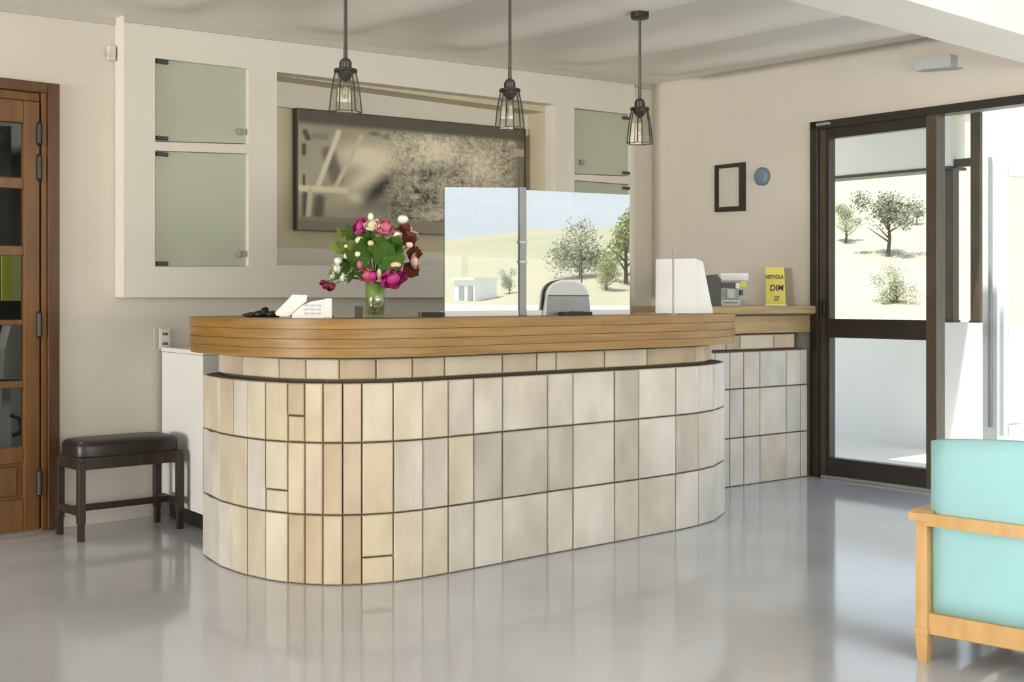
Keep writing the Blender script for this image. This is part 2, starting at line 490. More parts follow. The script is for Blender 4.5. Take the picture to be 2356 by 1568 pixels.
# ================================================================== glass door and glazing in the right wall
def rbox(mb, s0, s1, z0, z1, d0=-0.02, d1=0.05, bev=0.003):
    """box in the right wall: s along wall, z, d0/d1 = distance outwards"""
    return mb.box(HI + DR * s0 + OUTR * d0 + UP * z0, DR * (s1 - s0), OUTR * (d1 - d0), UP * (z1 - z0), bev=bev)
door2 = bpy.data.objects.new('door_2', None); door2.location = HI; C.objects.link(door2)
struct(door2, 'dark bronze framed glass door standing by the yellow sign')
rbox(MB(), s_j0, s_j0 + (s_j1 - s_j0) * 0.5, 0, z_lint, -0.03, 0.08).build('door_jamb', M_alum, door2)
rbox(MB(), s_j0 + (s_j1 - s_j0) * 0.5, s_j1, 0, z_lint - 0.05, -0.01, 0.07).build('hinge_stile', M_alum2, door2)
rbox(MB(), s_j1 - 0.008, s_g0 + 0.002, 0.02, 2.13, -0.015, 0.045).build('leaf_stile', M_alum, door2)
rbox(MB(), s_g1, s_st, 0.02, z_lint - 0.02, -0.025, 0.06).build('leaf_stile', M_alum2, door2)
rbox(MB(), s_j1 - 0.01, s_g1 + 0.005, 2.098, z_lint - 0.035, -0.015, 0.045).build('top_rail', M_alum, door2)
mid = rbox(MB(), s_g0 - 0.01, s_g1 + 0.005, 0.870, 0.985, -0.018, 0.045).build('middle_rail', M_alum, door2)
rbox(MB(), s_g0 - 0.02, s_g1 + 0.005, 0.022, 0.128, -0.018, 0.045).build('bottom_rail', M_alum, door2)
rbox(MB(), s_g0, s_g1, 0.985, 2.098, 0.010, 0.016, 0).build('upper_pane', M_glass, door2)
rbox(MB(), s_g0, s_g1, 0.128, 0.870, 0.010, 0.016, 0).build('lower_pane', M_glass, door2)
rbox(MB(), s_j0 + 0.06, s_j0 + 0.16, z_lint - 0.032, z_lint - 0.014, -0.05, -0.02).build('door_closer', M_grey, door2)
hd = rbox(MB(), s_j1 - 0.03, s_j1 - 0.005, 1.0, 1.10, -0.03, 0.0).build('door_latch', M_black, door2)
rbox(MB(), s_j1 - 0.03, s_g1 + 0.4, 0.0, 0.018, -0.035, 0.10).build('threshold', M_sill, door2)

win1 = bpy.data.objects.new('window_1', None); win1.location = HI + DR * 1.2; C.objects.link(win1)
struct(win1, 'tall glazing beside the glass door')
rbox(MB(), s_j0, 6.6, z_lint - 0.05, z_lint, -0.03, 0.08).build('head_frame', M_alum, win1)
rbox(MB(), s_st, 1.70, 0.02, z_lint - 0.05, 0.010, 0.016, 0).build('pane', M_glass, win1)
rbox(MB(), 1.70, 1.76, 0.0, z_lint - 0.05, -0.025, 0.06).build('mullion', M_alum, win1)
rbox(MB(), 1.76, 5.4, 0.02, z_lint - 0.05, 0.010, 0.016, 0).build('pane', M_glass, win1)
rbox(MB(), 5.4, 5.46, 0.0, z_lint - 0.05, -0.025, 0.06).build('mullion', M_alum, win1)
rbox(MB(), 5.46, 6.6, 0.02, z_lint - 0.05, 0.010, 0.016, 0).build('pane', M_glass, win1)
rbox(MB(), s_g1 + 0.4, 6.6, 0.0, 0.02, -0.03, 0.08).build('sill_track', M_alum, win1)

win2 = bpy.data.objects.new('window_2', None); win2.location = (E_ + F_) / 2; C.objects.link(win2)
struct(win2, 'wide window behind the viewer')
MB().box(F_ + DB * 0.3 + DR * 0.10 + UP * 0.3, DB * (ROOM_B - 0.6), DR * 0.006, UP * 1.95).build('pane', M_glass, win2)
for k in range(5):
    MB().box(F_ + DB * (0.3 + k * (ROOM_B - 0.66) / 4) + DR * 0.07 + UP * 0.3, DB * 0.06, DR * 0.06, UP * 1.95).build('mullion', M_alum, win2)

fill_win = bpy.data.objects.new('fill_window', None); fill_win.location = G_ + DR * 2.0; C.objects.link(fill_win)  # unseen window added to go with the left fill light
struct(fill_win, 'unseen wide window in the left wall, added for the fill light')
MB().box(G_ + DR * 0.2 - DB * 0.10 + UP * 0.4, DR * 5.0, -DB * 0.006, UP * 1.8).build('pane', M_glass, fill_win)
for k in range(4):
    MB().box(G_ + DR * (0.2 + k * 4.94 / 3) - DB * 0.07 + UP * 0.4, DR * 0.06, -DB * 0.06, UP * 1.8).build('mullion', M_alum, fill_win)

# ================================================================== outdoors: terrace, parapet, landscape
TW = 2.115                                   # terrace width
Pp = HI + OUTR * TW
struct(MB().box(HI - DR * 6 + OUTR * 0.2 - UP * 0.16, DR * 14, OUTR * (TW + 0.2), UP * 0.12).build('terrace_floor', M_paving), 'pale terrace paving outside the glass door')
par = MB().box(Pp - DR * 6 - UP * 0.1, DR * 7.4, OUTR * 0.16, UP * 1.03, bev=0.008).build('parapet', M_ext)
tag(par, 'low white parapet seen through the lower pane of the glass door', 'wall')
par2 = MB().box(Pp + DR * 1.45 - UP * 0.1, DR * 6.5, OUTR * 0.16, UP * 1.14, bev=0.008).build('parapet', M_ext)
tag(par2, 'white terrace wall mirrored low in the counter screens', 'wall')
s_te = (on_plane(2188, HOR, Pp, OUTR) - Pp).dot(DR)
tb = thing('terrace_beam', 'white terrace beam across the top of the glass door view', 'beam', Pp - DR * 2)
MB().box(Pp - DR * 5 + UP * 2.10, DR * (5 + s_te), OUTR * 0.2, UP * 0.4, bev=0.01).build('beam_body', M_ext, tb)
MB().box(Pp - DR * 5 - OUTR * 0.01 + UP * 2.085, DR * (5 + s_te), OUTR * 0.22, UP * 0.022).build('shadow_edge', M_gdark, tb)  # dark strip drawn as the shadow line under the beam
struct(MB().box(HI - DR * 5 + OUTR * 0.2 + UP * 2.5, DR * (5.4 + s_te), OUTR * (TW + 0.3), UP * 0.12).build('terrace_roof', M_ext), 'white terrace roof')
# posts that stand on the parapet
for (u0, u1, ph_, lab) in ((2170, 2188, 1.16, 'slim dark terrace post nearer the glass door'), (2229, 2251, 1.56, 'thicker dark terrace post beside the white pillar')):
    r0, r1 = on_plane(u0, HOR, Pp, OUTR), on_plane(u1, HOR, Pp, OUTR)
    r0.z = r1.z = 0.93
    w = (r1 - r0).length
    t = thing('terrace_post', lab, 'post', r0)
    MB().box(r0 + OUTR * 0.02, DR * w, OUTR * 0.09, UP * ph_, bev=0.004).build('shaft', M_alum2, t)
    MB().box(r0 + OUTR * 0.01 - DR * 0.005, DR * (w + 0.01), OUTR * 0.11, UP * 0.015).build('foot_plate', M_alum, t)
r0, r1 = on_plane(2190, 384, Pp, OUTR), on_plane(2228, 366, Pp, OUTR)
tag(MB().box(Vector((r0.x, r0.y, r0.z)) + OUTR * 0.03, DR * ((r1 - r0).dot(DR)), OUTR * 0.05, UP * 0.06).build('cross_rail', M_alum2), 'short dark rail between the two terrace posts', 'rail')
# wing wall with a white window
wp = at(2294, HOR, 8.05); wp.z = 0
wing = thing('wing_wall', 'white outdoor wing wall at the right edge of the view', 'wall', wp)
WD = OUTR
def wing_pt(u, v): return on_plane(u, v, wp, DR)
wa = lambda u: (wing_pt(u, HOR) - wp).dot(WD)
z_top = 2.5
wwin0, wwin1 = wa(2312), wa(2312) + 0.5
wz0, wz1 = wing_pt(2330, 980).z, wing_pt(2330, 400).z
wm = MB()
for (a0, a1, z0, z1) in ((0, wwin0, -0.1, z_top), (wwin0, wwin1, -0.1, wz0), (wwin0, wwin1, wz1, z_top), (wwin1, TW - 0.02 - (wp - HI).dot(OUTR), -0.1, z_top)):
    wm.box(wp + WD * a0 + UP * z0, WD * (a1 - a0), -DR * 0.10, UP * (z1 - z0))
wm.build('wall_panel', M_ext, wing)
wf_ = MB()
for (a0, a1, z0, z1) in ((wwin0 - 0.05, wwin0 + 0.012, wz0 - 0.05, wz1 + 0.05), (wwin1 - 0.012, wwin1 + 0.05, wz0 - 0.05, wz1 + 0.05),
                         (wwin0, wwin1, wz1 - 0.012, wz1 + 0.05), (wwin0, wwin1, wz0 - 0.05, wz0 + 0.012), (wwin0, wwin1, 0.86, 0.93)):
    wf_.box(wp + WD * a0 + DR * 0.02 + UP * z0, WD * (a1 - a0), -DR * 0.06, UP * (z1 - z0))
wf_.build('window_frame', M_white, wing)
MB().box(wp + WD * wwin0 - DR * 0.02 + UP * wz0, WD * (wwin1 - wwin0), -DR * 0.006, UP * (wz1 - wz0)).build('window_pane', M_glass, wing)
dp = wp - DR * 0.035 + NR * 0.02
tag(MB().tube([dp + UP * 0.30, dp + UP * 2.0], 0.012, 10).build('downpipe', M_grey), 'thin grey downpipe on the white wing wall', 'pipe')

# hillside as a height field around the house
def hill_elev(az):
    """top-of-hill elevation in degrees by azimuth (0 = +Y, 90 = +X)"""
    pts = [(-60, 5), (0, 9), (26, 9), (55, 4), (80, 2.9), (86, 3.4), (92, 3.1), (97, 2.6), (102, 2.85), (120, 3), (200, 3), (260, 4)]
    for (a0, e0), (a1, e1) in zip(pts, pts[1:]):
        if a0 <= az <= a1:
            t = (az - a0) / (a1 - a0); t = t * t * (3 - 2 * t)
            return e0 + (e1 - e0) * t
    return 3
def hill_z(az, r):
    t = min(1, max(0, (r - 9) / 80.0))
    e = -13 * (1 - t) ** 3 + hill_elev(az) * t ** 0.8
    x, y = r * math.sin(math.radians(az)), r * math.cos(math.radians(az))
    return 1.1 + r * math.tan(math.radians(e)) + 0.25 * t * noise.noise(Vector((x * 0.15, y * 0.15, 0))) + 0.5 * t * noise.noise(Vector((x * 0.05, y * 0.05, 2)))
hv, hf = [], []
AZ = [i * 2.0 - 60 for i in range(161)]
RR = [9.6 * (1.09 ** i) for i in range(32)]
for r in RR:
    for a in AZ:
        hv.append(Vector((r * math.sin(math.radians(a)), r * math.cos(math.radians(a)), hill_z(a, r) if r > 12 else min(hill_z(a, r), -1.0))))
nA = len(AZ)
for i in range(len(RR) - 1):
    for j in range(nA - 1):
        hf.append((i * nA + j, i * nA + j + 1, (i + 1) * nA + j + 1, (i + 1) * nA + j))
hill = MB().add(hv, hf).build('hillside', M_hill, smooth=True)
struct(hill, 'dry grassy hillside outdoors')

def march(p, d):
    """first point of the ray on the hillside"""
    d = d / math.hypot(d.x, d.y)
    t = 8.0
    while t < 110:
        q = p + d * t
        r = math.hypot(q.x, q.y)
        if r > 13 and q.z <= hill_z(math.degrees(math.atan2(q.x, q.y)) % 360 if q.x > 0 else math.degrees(math.atan2(q.x, q.y)), r):
            return q
        t += 0.25
    return p + d * 88

def tree(base, h, w, label, leafm, seed, trunk=0.35, n=3200, cat='tree', name='tree', group=None):
    rnd = random.Random(seed)
    t = thing(name, label, cat, base, group)
    b = MB()
    top = base + V(0, 0, h * 0.7)
    b.tube([base - V(0, 0, 0.1), base + V(w * 0.03, 0, h * trunk), top], [h * 0.035, h * 0.025, h * 0.008], 7)
    for k in range(5):
        a = rnd.uniform(0, 6.28)
        p0 = base + V(0, 0, h * (trunk * 0.8 + 0.06 * k))
        b.tube([p0, p0 + V(math.cos(a) * w * 0.3, math.sin(a) * w * 0.3, h * 0.2)], [h * 0.015, h * 0.004], 5)
    b.build('trunk', M_bark, t)
    lf = MB()
    cl = []
    for k in range(9):
        a, q = rnd.uniform(0, 6.28), rnd.uniform(0.0, 0.36)
        cl.append((base + V(math.cos(a) * w * q, math.sin(a) * w * q, h * rnd.uniform(trunk + 0.12, 0.86)), w * rnd.uniform(0.14, 0.26)))
    ls = 0.011 * (w + h)
    for k in range(n):
        c, r = rnd.choice(cl)
        d = V(rnd.gauss(0, 1), rnd.gauss(0, 1), rnd.gauss(0, 1)).normalized() * r * rnd.uniform(0.3, 1.05)
        p = c + d
        a = V(rnd.gauss(0, 1), rnd.gauss(0, 1), rnd.gauss(0, 1)).normalized()
        e1 = a.orthogonal().normalized(); e2 = a.cross(e1)
        s = ls * rnd.uniform(0.6, 1.2)
        lf.add([p - e1 * s, p + e2 * s * 0.55, p + e1 * s, p - e2 * s * 0.55], [(0, 1, 2, 3)])
    o = lf.build('crown', leafm, t)
    o['kind'] = 'stuff'
    return t

def dirn(p): return (p - CAM)
# trees seen through the glass door
for i, (u, v, hpx, wpx, mm, lab, tr) in enumerate((
        (2042, 590, 150, 165, M_leafd, 'dark round-crowned tree in the middle of the glass door view', 0.3),
        (1945, 560, 95, 90, M_leaf, 'pale tree at the left of the glass door view', 0.2),
        (2108, 520, 60, 50, M_leaf, 'small thin tree high on the slope, right in the glass door view', 0.3),
        (2060, 700, 90, 120, M_leaf, 'low grey-green shrub beneath the dark tree, in the glass door', 0.05))):
    p = march(CAM, ray(u, v))
    k = p.y / F
    tree(p, hpx * k, wpx * k, lab, mm, 30 + i, tr)

# ================================================================== reception counter
def cat(points, n=24):
    P = [Vector((x, y, 0)) for x, y in points]
    P = [P[0] * 2 - P[1]] + P + [P[-1] * 2 - P[-2]]
    out = []
    for i in range(1, len(P) - 2):
        p0, p1, p2, p3 = P[i - 1], P[i], P[i + 1], P[i + 2]
        for k in range(n):
            t = k / n
            out.append(0.5 * ((2 * p1) + (p2 - p0) * t + (2 * p0 - 5 * p1 + 4 * p2 - p3) * t * t + (3 * p1 - p0 - 3 * p2 + p3) * t ** 3))
    out.append(P[-2])
    return out
def offset(path, d):
    """shift a floor path to its right-hand (camera) side by d"""
    out = []
    for i, p in enumerate(path):
        t = (path[min(i + 1, len(path) - 1)] - path[max(i - 1, 0)]).normalized()
        out.append(p + Vector((t.y, -t.x, 0)) * d)
    return out
bar_pts = [(-1.08, 6.03), (-1.27, 5.84), (-1.345, 5.63), (-1.305, 5.45), (-1.145, 5.225), (-0.985, 5.065), (-0.81, 4.972), (-0.63, 4.955),
           (-0.464, 5.01), (-0.34, 5.093), (-0.157, 5.262), (0.156, 5.550), (0.469, 5.83), (0.782, 6.115), (0.99, 6.36), (1.095, 6.60), (1.105, 6.83), (1.02, 7.02), (0.88, 7.12)]
bar = cat(bar_pts)
def proj_u(p): return CX + F * p.x / p.y
def ribbon_solid(mb, outer, inner, z0, z1):
    n = len(outer)
    vs = [p + UP * z0 for p in outer] + [p + UP * z0 for p in inner] + [p + UP * z1 for p in outer] + [p + UP * z1 for p in inner]
    fs = []
    for i in range(n - 1):
        fs += [(i, i + 1, n + i + 1, n + i), (2 * n + i, 3 * n + i, 3 * n + i + 1, 2 * n + i + 1),
               (i, 2 * n + i, 2 * n + i + 1, i + 1), (n + i, n + i + 1, 3 * n + i + 1, 3 * n + i)]
    fs += [(0, n, 3 * n, 2 * n), (n - 1, 3 * n - 1, 4 * n - 1, 2 * n - 1)]
    return mb.add(vs, fs)
def tile_between(p, q, z0, z1, out, th=0.024, gap=0.0035, bev=0.004):
    """one stone tile between two floor points; out = outward normal"""
    e = (q - p).normalized()
    a, b = p + e * gap, q - e * gap
    z0, z1 = z0 + gap, z1 - gap
    bk = [a - out * th + UP * z0, b - out * th + UP * z0, b - out * th + UP * z1, a - out * th + UP * z1]
    md = [a - out * bev + UP * z0, b - out * bev + UP * z0, b - out * bev + UP * z1, a - out * bev + UP * z1]
    fr = [a + e * bev + UP * (z0 + bev), b - e * bev + UP * (z0 + bev), b - e * bev + UP * (z1 - bev), a + e * bev + UP * (z1 - bev)]
    fs = [(0, 1, 2, 3), (8, 9, 10, 11)]
    for k in range(4):
        fs += [(k, (k + 1) % 4, (k + 1) % 4 + 4, k + 4), (k + 4, (k + 1) % 4 + 4, (k + 1) % 4 + 8, k + 8)]
    return MB().add(bk + md + fr, fs)

BZ = (0.0, 0.272, 0.552, 0.785)
counter = thing('reception_counter', 'curved reception counter clad in cream stone tiles', 'counter', (-0.2, 5.6, 0))
core_o = offset(bar, -0.016)
ribbon_solid(MB(), core_o, offset(bar, -0.36), 0.0, 0.783).build('core', M_grout, counter)
ribbon_solid(MB(), offset(bar, -0.090), offset(bar, -0.36), 0.783, 0.884).build('upper_core', M_grout, counter)

def find_on(path, u, i0=0):
    """point on the path whose picture column is u, searching forward from i0"""
    for i in range(i0, len(path) - 1):
        u0, u1 = proj_u(path[i]), proj_u(path[i + 1])
        if u0 <= u <= u1:
            t = (u - u0) / (u1 - u0) if u1 > u0 else 0
            return path[i].lerp(path[i + 1], t)
    return None
i_min = min(range(60, 140), key=lambda i: proj_u(bar[i]) if bar[i].x < 0 else 9e9)
i_left = min(range(len(bar)), key=lambda i: proj_u(bar[i]))
i_right = max(range(len(bar)), key=lambda i: proj_u(bar[i]))
cols_u = [504, 535, 568, 610, 661, 700, 742, 788, 833, 906, 974, 1033, 1091, 1157, 1261, 1320, 1415, 1470, 1556, 1608, 1643, 1667]
cols = [bar[i_left]] + [find_on(bar, u, i_left) for u in cols_u] + [bar[i_right]]
# continue round both hidden ends
back_l = [bar[i] for i in range(0, i_left, 12)][:-1] if i_left > 12 else []
back_r = [bar[i] for i in range(i_right + 12, len(bar), 12)]
rng = random.Random(11)
tone = {0: [1, 5, 5], 1: [0, 1, 5], 2: [5, 1, 1], 3: [1, 5, 1], 4: [0, 1, 1], 5: [2, 0, 2], 6: [0, 2, 2], 7: [0, 2, 0], 8: [3, 3, 2], 9: [1, 0, 0], 10: [1, 4, 1],
        11: [1, 4, 1], 12: [4, 1, 4], 13: [4, 6, 5], 14: [5, 6, 4], 15: [4, 6, 4], 16: [5, 4, 5], 17: [6, 6, 4], 18: [5, 4, 4], 19: [5, 6, 5], 20: [5, 5, 7], 21: [7, 5, 7], 22: [7, 7, 7]}
allp = back_l + cols + back_r
nb = len(back_l)
def out_n(p, q):
    e = (q - p).normalized()
    return Vector((e.y, -e.x, 0))
for i in range(len(allp) - 1):
    p, q = allp[i], allp[i + 1]
    if (q - p).length < 0.012: continue
    n = out_n(p, q)
    ci = i - nb
    tn = tone.get(ci, [5, 7, 5])
    joints = [[BZ[0], BZ[1]], [BZ[1], BZ[2]], [BZ[2], BZ[3]]]
    if ci == 4: joints[1] = [BZ[1], 0.36, BZ[2]]
    if ci == 9: joints[0] = [BZ[0], 0.105, BZ[1]]
    if ci == 5: joints[2] = [BZ[2], 0.655, BZ[3]]
    for r, zz in enumerate(joints):
        for z0, z1 in zip(zz, zz[1:]):
            push = rng.uniform(-0.002, 0.003)
            tl = tile_between(p + n * push, q + n * push, z0, z1, n)
            ti = tn[2 - r]
            if rng.random() < 0.12: ti = [1, 1, 3, 4, 5, 4, 4, 5][ti]
            tl.build('tile', TILES[ti], counter)
# recessed upper band of tiles
band = offset(bar, -0.066)
ib_l = min(range(len(band)), key=lambda i: proj_u(band[i])); ib_r = max(range(len(band)), key=lambda i: proj_u(band[i]))
bu = [510, 556, 640, 702, 780, 866, 950, 1024, 1157, 1236, 1281, 1392, 1490, 1600, 1622, 1640]
bp = [band[ib_l]] + [find_on(band, u, ib_l) for u in bu if find_on(band, u, ib_l) is not None] + [band[ib_r]]
bp = [band[i] for i in range(6, ib_l, 10)][:-1] + bp + [band[i] for i in range(ib_r + 6, len(band), 6)]
for i, (p, q) in enumerate(zip(bp, bp[1:])):
    if (q - p).length < 0.012: continue
    n = out_n(p, q)
    # follow the curve: split wide tiles to chords only where it bends strongly
    tile_between(p, q, 0.790, 0.876, n, th=0.018).build('band_tile', TILES[[0, 1, 2, 0, 0, 1, 3, 1][i % 8]], counter)

# laminated oak worktop
wtop = thing('countertop', 'thick laminated oak worktop running along the curved counter', 'countertop', (-0.2, 5.6, 0.884))
ZT = 1.033
def closed_end(path_o, path_i): return path_o, path_i
for (z0, z1, off, m) in ((0.995, ZT, 0.056, M_wood), (0.957, 0.993, 0.052, M_wood), (0.922, 0.955, 0.055, M_wood), (0.884, 0.920, 0.051, M_wood)):
    ribbon_solid(MB(), offset(bar, off), offset(bar, -0.40), z0, z1).build('lamination_board', m, wtop)
ribbon_solid(MB(), offset(bar, 0.045), offset(bar, -0.39), 0.890, 1.03).build('glue_core', M_grout, wtop)

# ------------------------------------------------ second counter by the door
rc_path = [Vector((0.93, 7.245, 0)), Vector((1.285, 7.536, 0)), Vector((1.862, 8.005, 0))]
rdir = (rc_path[2] - rc_path[0]).normalized()
rc_end = rc_path[0] + rdir * ((HI - rc_path[0]).dot(NR) / rdir.dot(NR)) - rdir * 0.012
rn = Vector((rdir.y, -rdir.x, 0))
rc0 = rc_path[0]
RL = (rc_end - rc0).length
def rc_u(u):
    """distance along the front of the side counter at picture column u"""
    k = (u - CX) / F
    return (k * rc0.y - rc0.x) / (rdir.x - k * rdir.y)
side = thing('side_counter', 'straight stone-tiled side counter beside the glass door', 'counter', rc0)
MB().box(rc0 - rn * 0.016, rdir * (RL - 0.06), -rn * 0.42, UP * 0.80).build('core', M_grout, side)
MB().box(rc0 - rn * 0.05, rdir * (RL - 0.08), -rn * 0.38, UP * 0.90).build('upper_core', M_grout, side)
su = [0.0, 0.2, 0.33] + [rc_u(u) for u in (1680, 1712, 1749, 1810, 1843)] + [rc_u(1858)]
su = sorted(x for x in su if 0 <= x <= RL)
for i, (a, b) in enumerate(zip(su, su[1:])):
    for r, (z0, z1) in enumerate(((0.0, 0.285), (0.285, 0.575), (0.575, 0.795))):
        pu = rng.uniform(-0.002, 0.002)
        tile_between(rc0 + rdir * a + rn * pu, rc0 + rdir * b + rn * pu, z0, z1, rn).build('tile', TILES[[7, 5, 7, 5, 7, 4, 5][(i + r) % 7]], side)
su2 = [0.0, 0.25] + [rc_u(u) for u in (1680, 1712, 1790, 1838)]
for i, (a, b) in enumerate(zip(su2, su2[1:])):
    tile_between(rc0 + rdir * a - rn * 0.03, rc0 + rdir * b - rn * 0.03, 0.803, 0.895, rn, th=0.018).build('band_tile', TILES[[2, 6, 2, 1, 3][i % 5]], side)
stop_ = thing('countertop', 'pale oak top of the side counter beside the glass door', 'countertop', rc0 + UP * 0.9)
MB().box(rc0 + rn * 0.0 + UP * 0.902, rdir * (rc_u(1865)), -rn * 0.40, UP * 0.105, bev=0.003).build('fascia_board', M_wood_p, stop_)
MB().box(rc0 + rn * 0.035 + UP * 1.008, rdir * (RL - 0.0), -rn * 0.48, UP * 0.010).build('shadow_strip', M_grout, stop_)
ZS = 1.066
MB().box(rc0 + rn * 0.045 + UP * 1.018, rdir * (RL - 0.002), -rn * 0.50, UP * (ZS - 1.018), bev=0.005).build('top_board', M_wood_p, stop_)

# ------------------------------------------------ white staff desk behind the counter
dw = on_back(368, HOR); dw.z = 0
dn = Vector((-1.466, 6.07, 0))
dl = dw - dn
dk = thing('staff_desk', 'low white desk end between the dark stool and the tiled counter', 'desk', dn)
e_ = dl.normalized()
MB().prism([dn + UP * 0.085, dn + e_ * (dl.length - 0.03) + UP * 0.085, dn + e_ * (dl.length - 0.03) + DB * 1.4 + UP * 0.085, dn + DB * 1.6 + UP * 0.085], UP * 0.755).build('cabinet_body', M_white, dk)
MB().prism([dn + DB * 0.03 + e_ * 0.02, dn + e_ * (dl.length - 0.06) + DB * 0.03, dn + e_ * (dl.length - 0.06) + DB * 1.35, dn + DB * 1.5], UP * 0.085).build('toe_kick', M_black, dk)
MB().prism([dn + UP * 0.842, dn + e_ * (dl.length - 0.02) + UP * 0.842, dn + e_ * (dl.length - 0.02) + DB * 1.4 + UP * 0.842, dn + DB * 1.6 + UP * 0.842], UP * 0.02).build('desk_top', M_white, dk)

# ================================================================== built-in cabinet on the back wall
cab = thing('wall_cabinet', 'white built-in wall cabinet with glass doors around a deep niche', 'cabinet', PW + DB * 2.2 + UP * 1.1)
def quad_px(px, off): return [on_back(u, v, off) for u, v in px]
def ceil_y(u): return -60
fr = MB()
UB = 684
polys = [
    [(285, -60), (357, -60), (357, UB), (285, UB)],
    [(357, -60), (572, -60), (572, 158), (357, 133)],
    [(357, 326), (572, 332), (572, 353), (357, 346)],
    [(357, 613), (572, 612), (572, UB), (357, UB)],
    [(572, -60), (637, -60), (637, UB), (572, UB)],
    [(637, -60), (1278, 40), (1278, 240), (637, 165)],
    [(637, 610), (1278, 612), (1278, UB), (637, UB)],
    [(1278, 40), (1322, 40), (1322, UB), (1278, UB)],
    [(1322, 40), (1452, 40), (1452, 263), (1322, 248)],
    [(1322, 401), (1452, 406), (1452, 424), (1322, 414)],
    [(1322, 613), (1452, 613), (1452, UB), (1322, UB)],
    [(1452, 40), (1460, 40), (1460, UB), (1452, UB)]]
for pl in polys:
    fr.prism(quad_px(pl, FU), -NB * (FU - 0.001))
fr.build('front_frame', M_unit, cab)
# niche box set back into the wall
ND = 0.19
na0, na1 = nich['a0'] - 0.03, nich['a1'] + 0.03
nb_ = MB()
def nbox(a0, a1, z0, z1, d0, d1):
    return PW + DB * a0 + NB * d0 + UP * z0, DB * (a1 - a0), NB * (d1 - d0), UP * (z1 - z0)
MB().box(*nbox(na0 - 0.02, na1 + 0.02, nz0 - 0.05, nz1 + 0.05, -ND - 0.03, -ND)).build('niche_back', M_cream, cab)
rv = MB()
rv.box(*nbox(na0 - 0.02, na0 + 0.03, nz0 - 0.05, nz1 + 0.05, -ND, 0.0))
rv.box(*nbox(na1 - 0.03, na1 + 0.02, nz0 - 0.05, nz1 + 0.05, -ND, 0.0))
rv.box(*nbox(na0, na1, nz0 - 0.05, nz0, -ND, 0.0))
rv.box(*nbox(na0, na1, nz1 - 0.02, nz1 + 0.05, -ND, 0.0))
rv.build('niche_reveal', M_cream, cab)
MB().box(*nbox(na0 + 0.03, na1 - 0.03, nz0, nz0 + 0.105, -ND, -ND + 0.05)).build('niche_plinth', M_unit, cab)
MB().box(*nbox(na0 + 0.03, na1 - 0.03, nz1 - 0.16, nz1 - 0.02, -ND, -ND + 0.03)).build('niche_lintel', M_unit, cab)
MB().box(*nbox(a_back(1225, -ND), a_back(1240, -ND), nz0 + 0.1, nz1 - 0.16, -ND, -ND + 0.02)).build('niche_batten', M_unit, cab)

def glass_door(px, hinge_left, lab):
    d = MB()
    pl = quad_px(px, FU - 0.028)
    d.prism(pl, -NB * 0.008)
    o = d.build('glass_door', M_frost, cab)
    o['label'] = lab
    # backing box so that the pane is a real door in front of a shallow cupboard
    (u0, v0), (u1, v1), (u2, v2_), (u3, v3) = px
    for (hu, hv) in (((u0, v0), (u3, v3)) if hinge_left else ((u1, v1), (u2, v2_))):
        c = on_back(hu + (13 if hinge_left else -12), hv + (7 if hv < (v0 + v3) / 2 + 1 else -6), FU - 0.026)
        MB().box(c - DB * 0.032 - UP * 0.010, DB * 0.064, NB * 0.018, UP * 0.020, bev=0.004).build('hinge', M_gdark, o)
    ku, kv = (u2 - 20, v2_ - 27) if hinge_left else (u3 + 14, v3 - 26)
    c = on_back(ku, kv, FU - 0.026)
    MB().box(c - DB * 0.017 - UP * 0.017, DB * 0.034, NB * 0.02, UP * 0.034, bev=0.007).build('knob', M_grey, o)
glass_door([(358, 136), (571, 160), (571, 330), (358, 324)], True, 'upper left frosted glass door')
glass_door([(358, 348), (571, 355), (571, 611), (358, 612)], True, 'lower left frosted glass door')
glass_door([(1323, 251), (1451, 265), (1451, 404), (1323, 399)], False, 'upper right frosted glass door')
glass_door([(1323, 416), (1451, 426), (1451, 612), (1323, 612)], False, 'lower right frosted glass door')

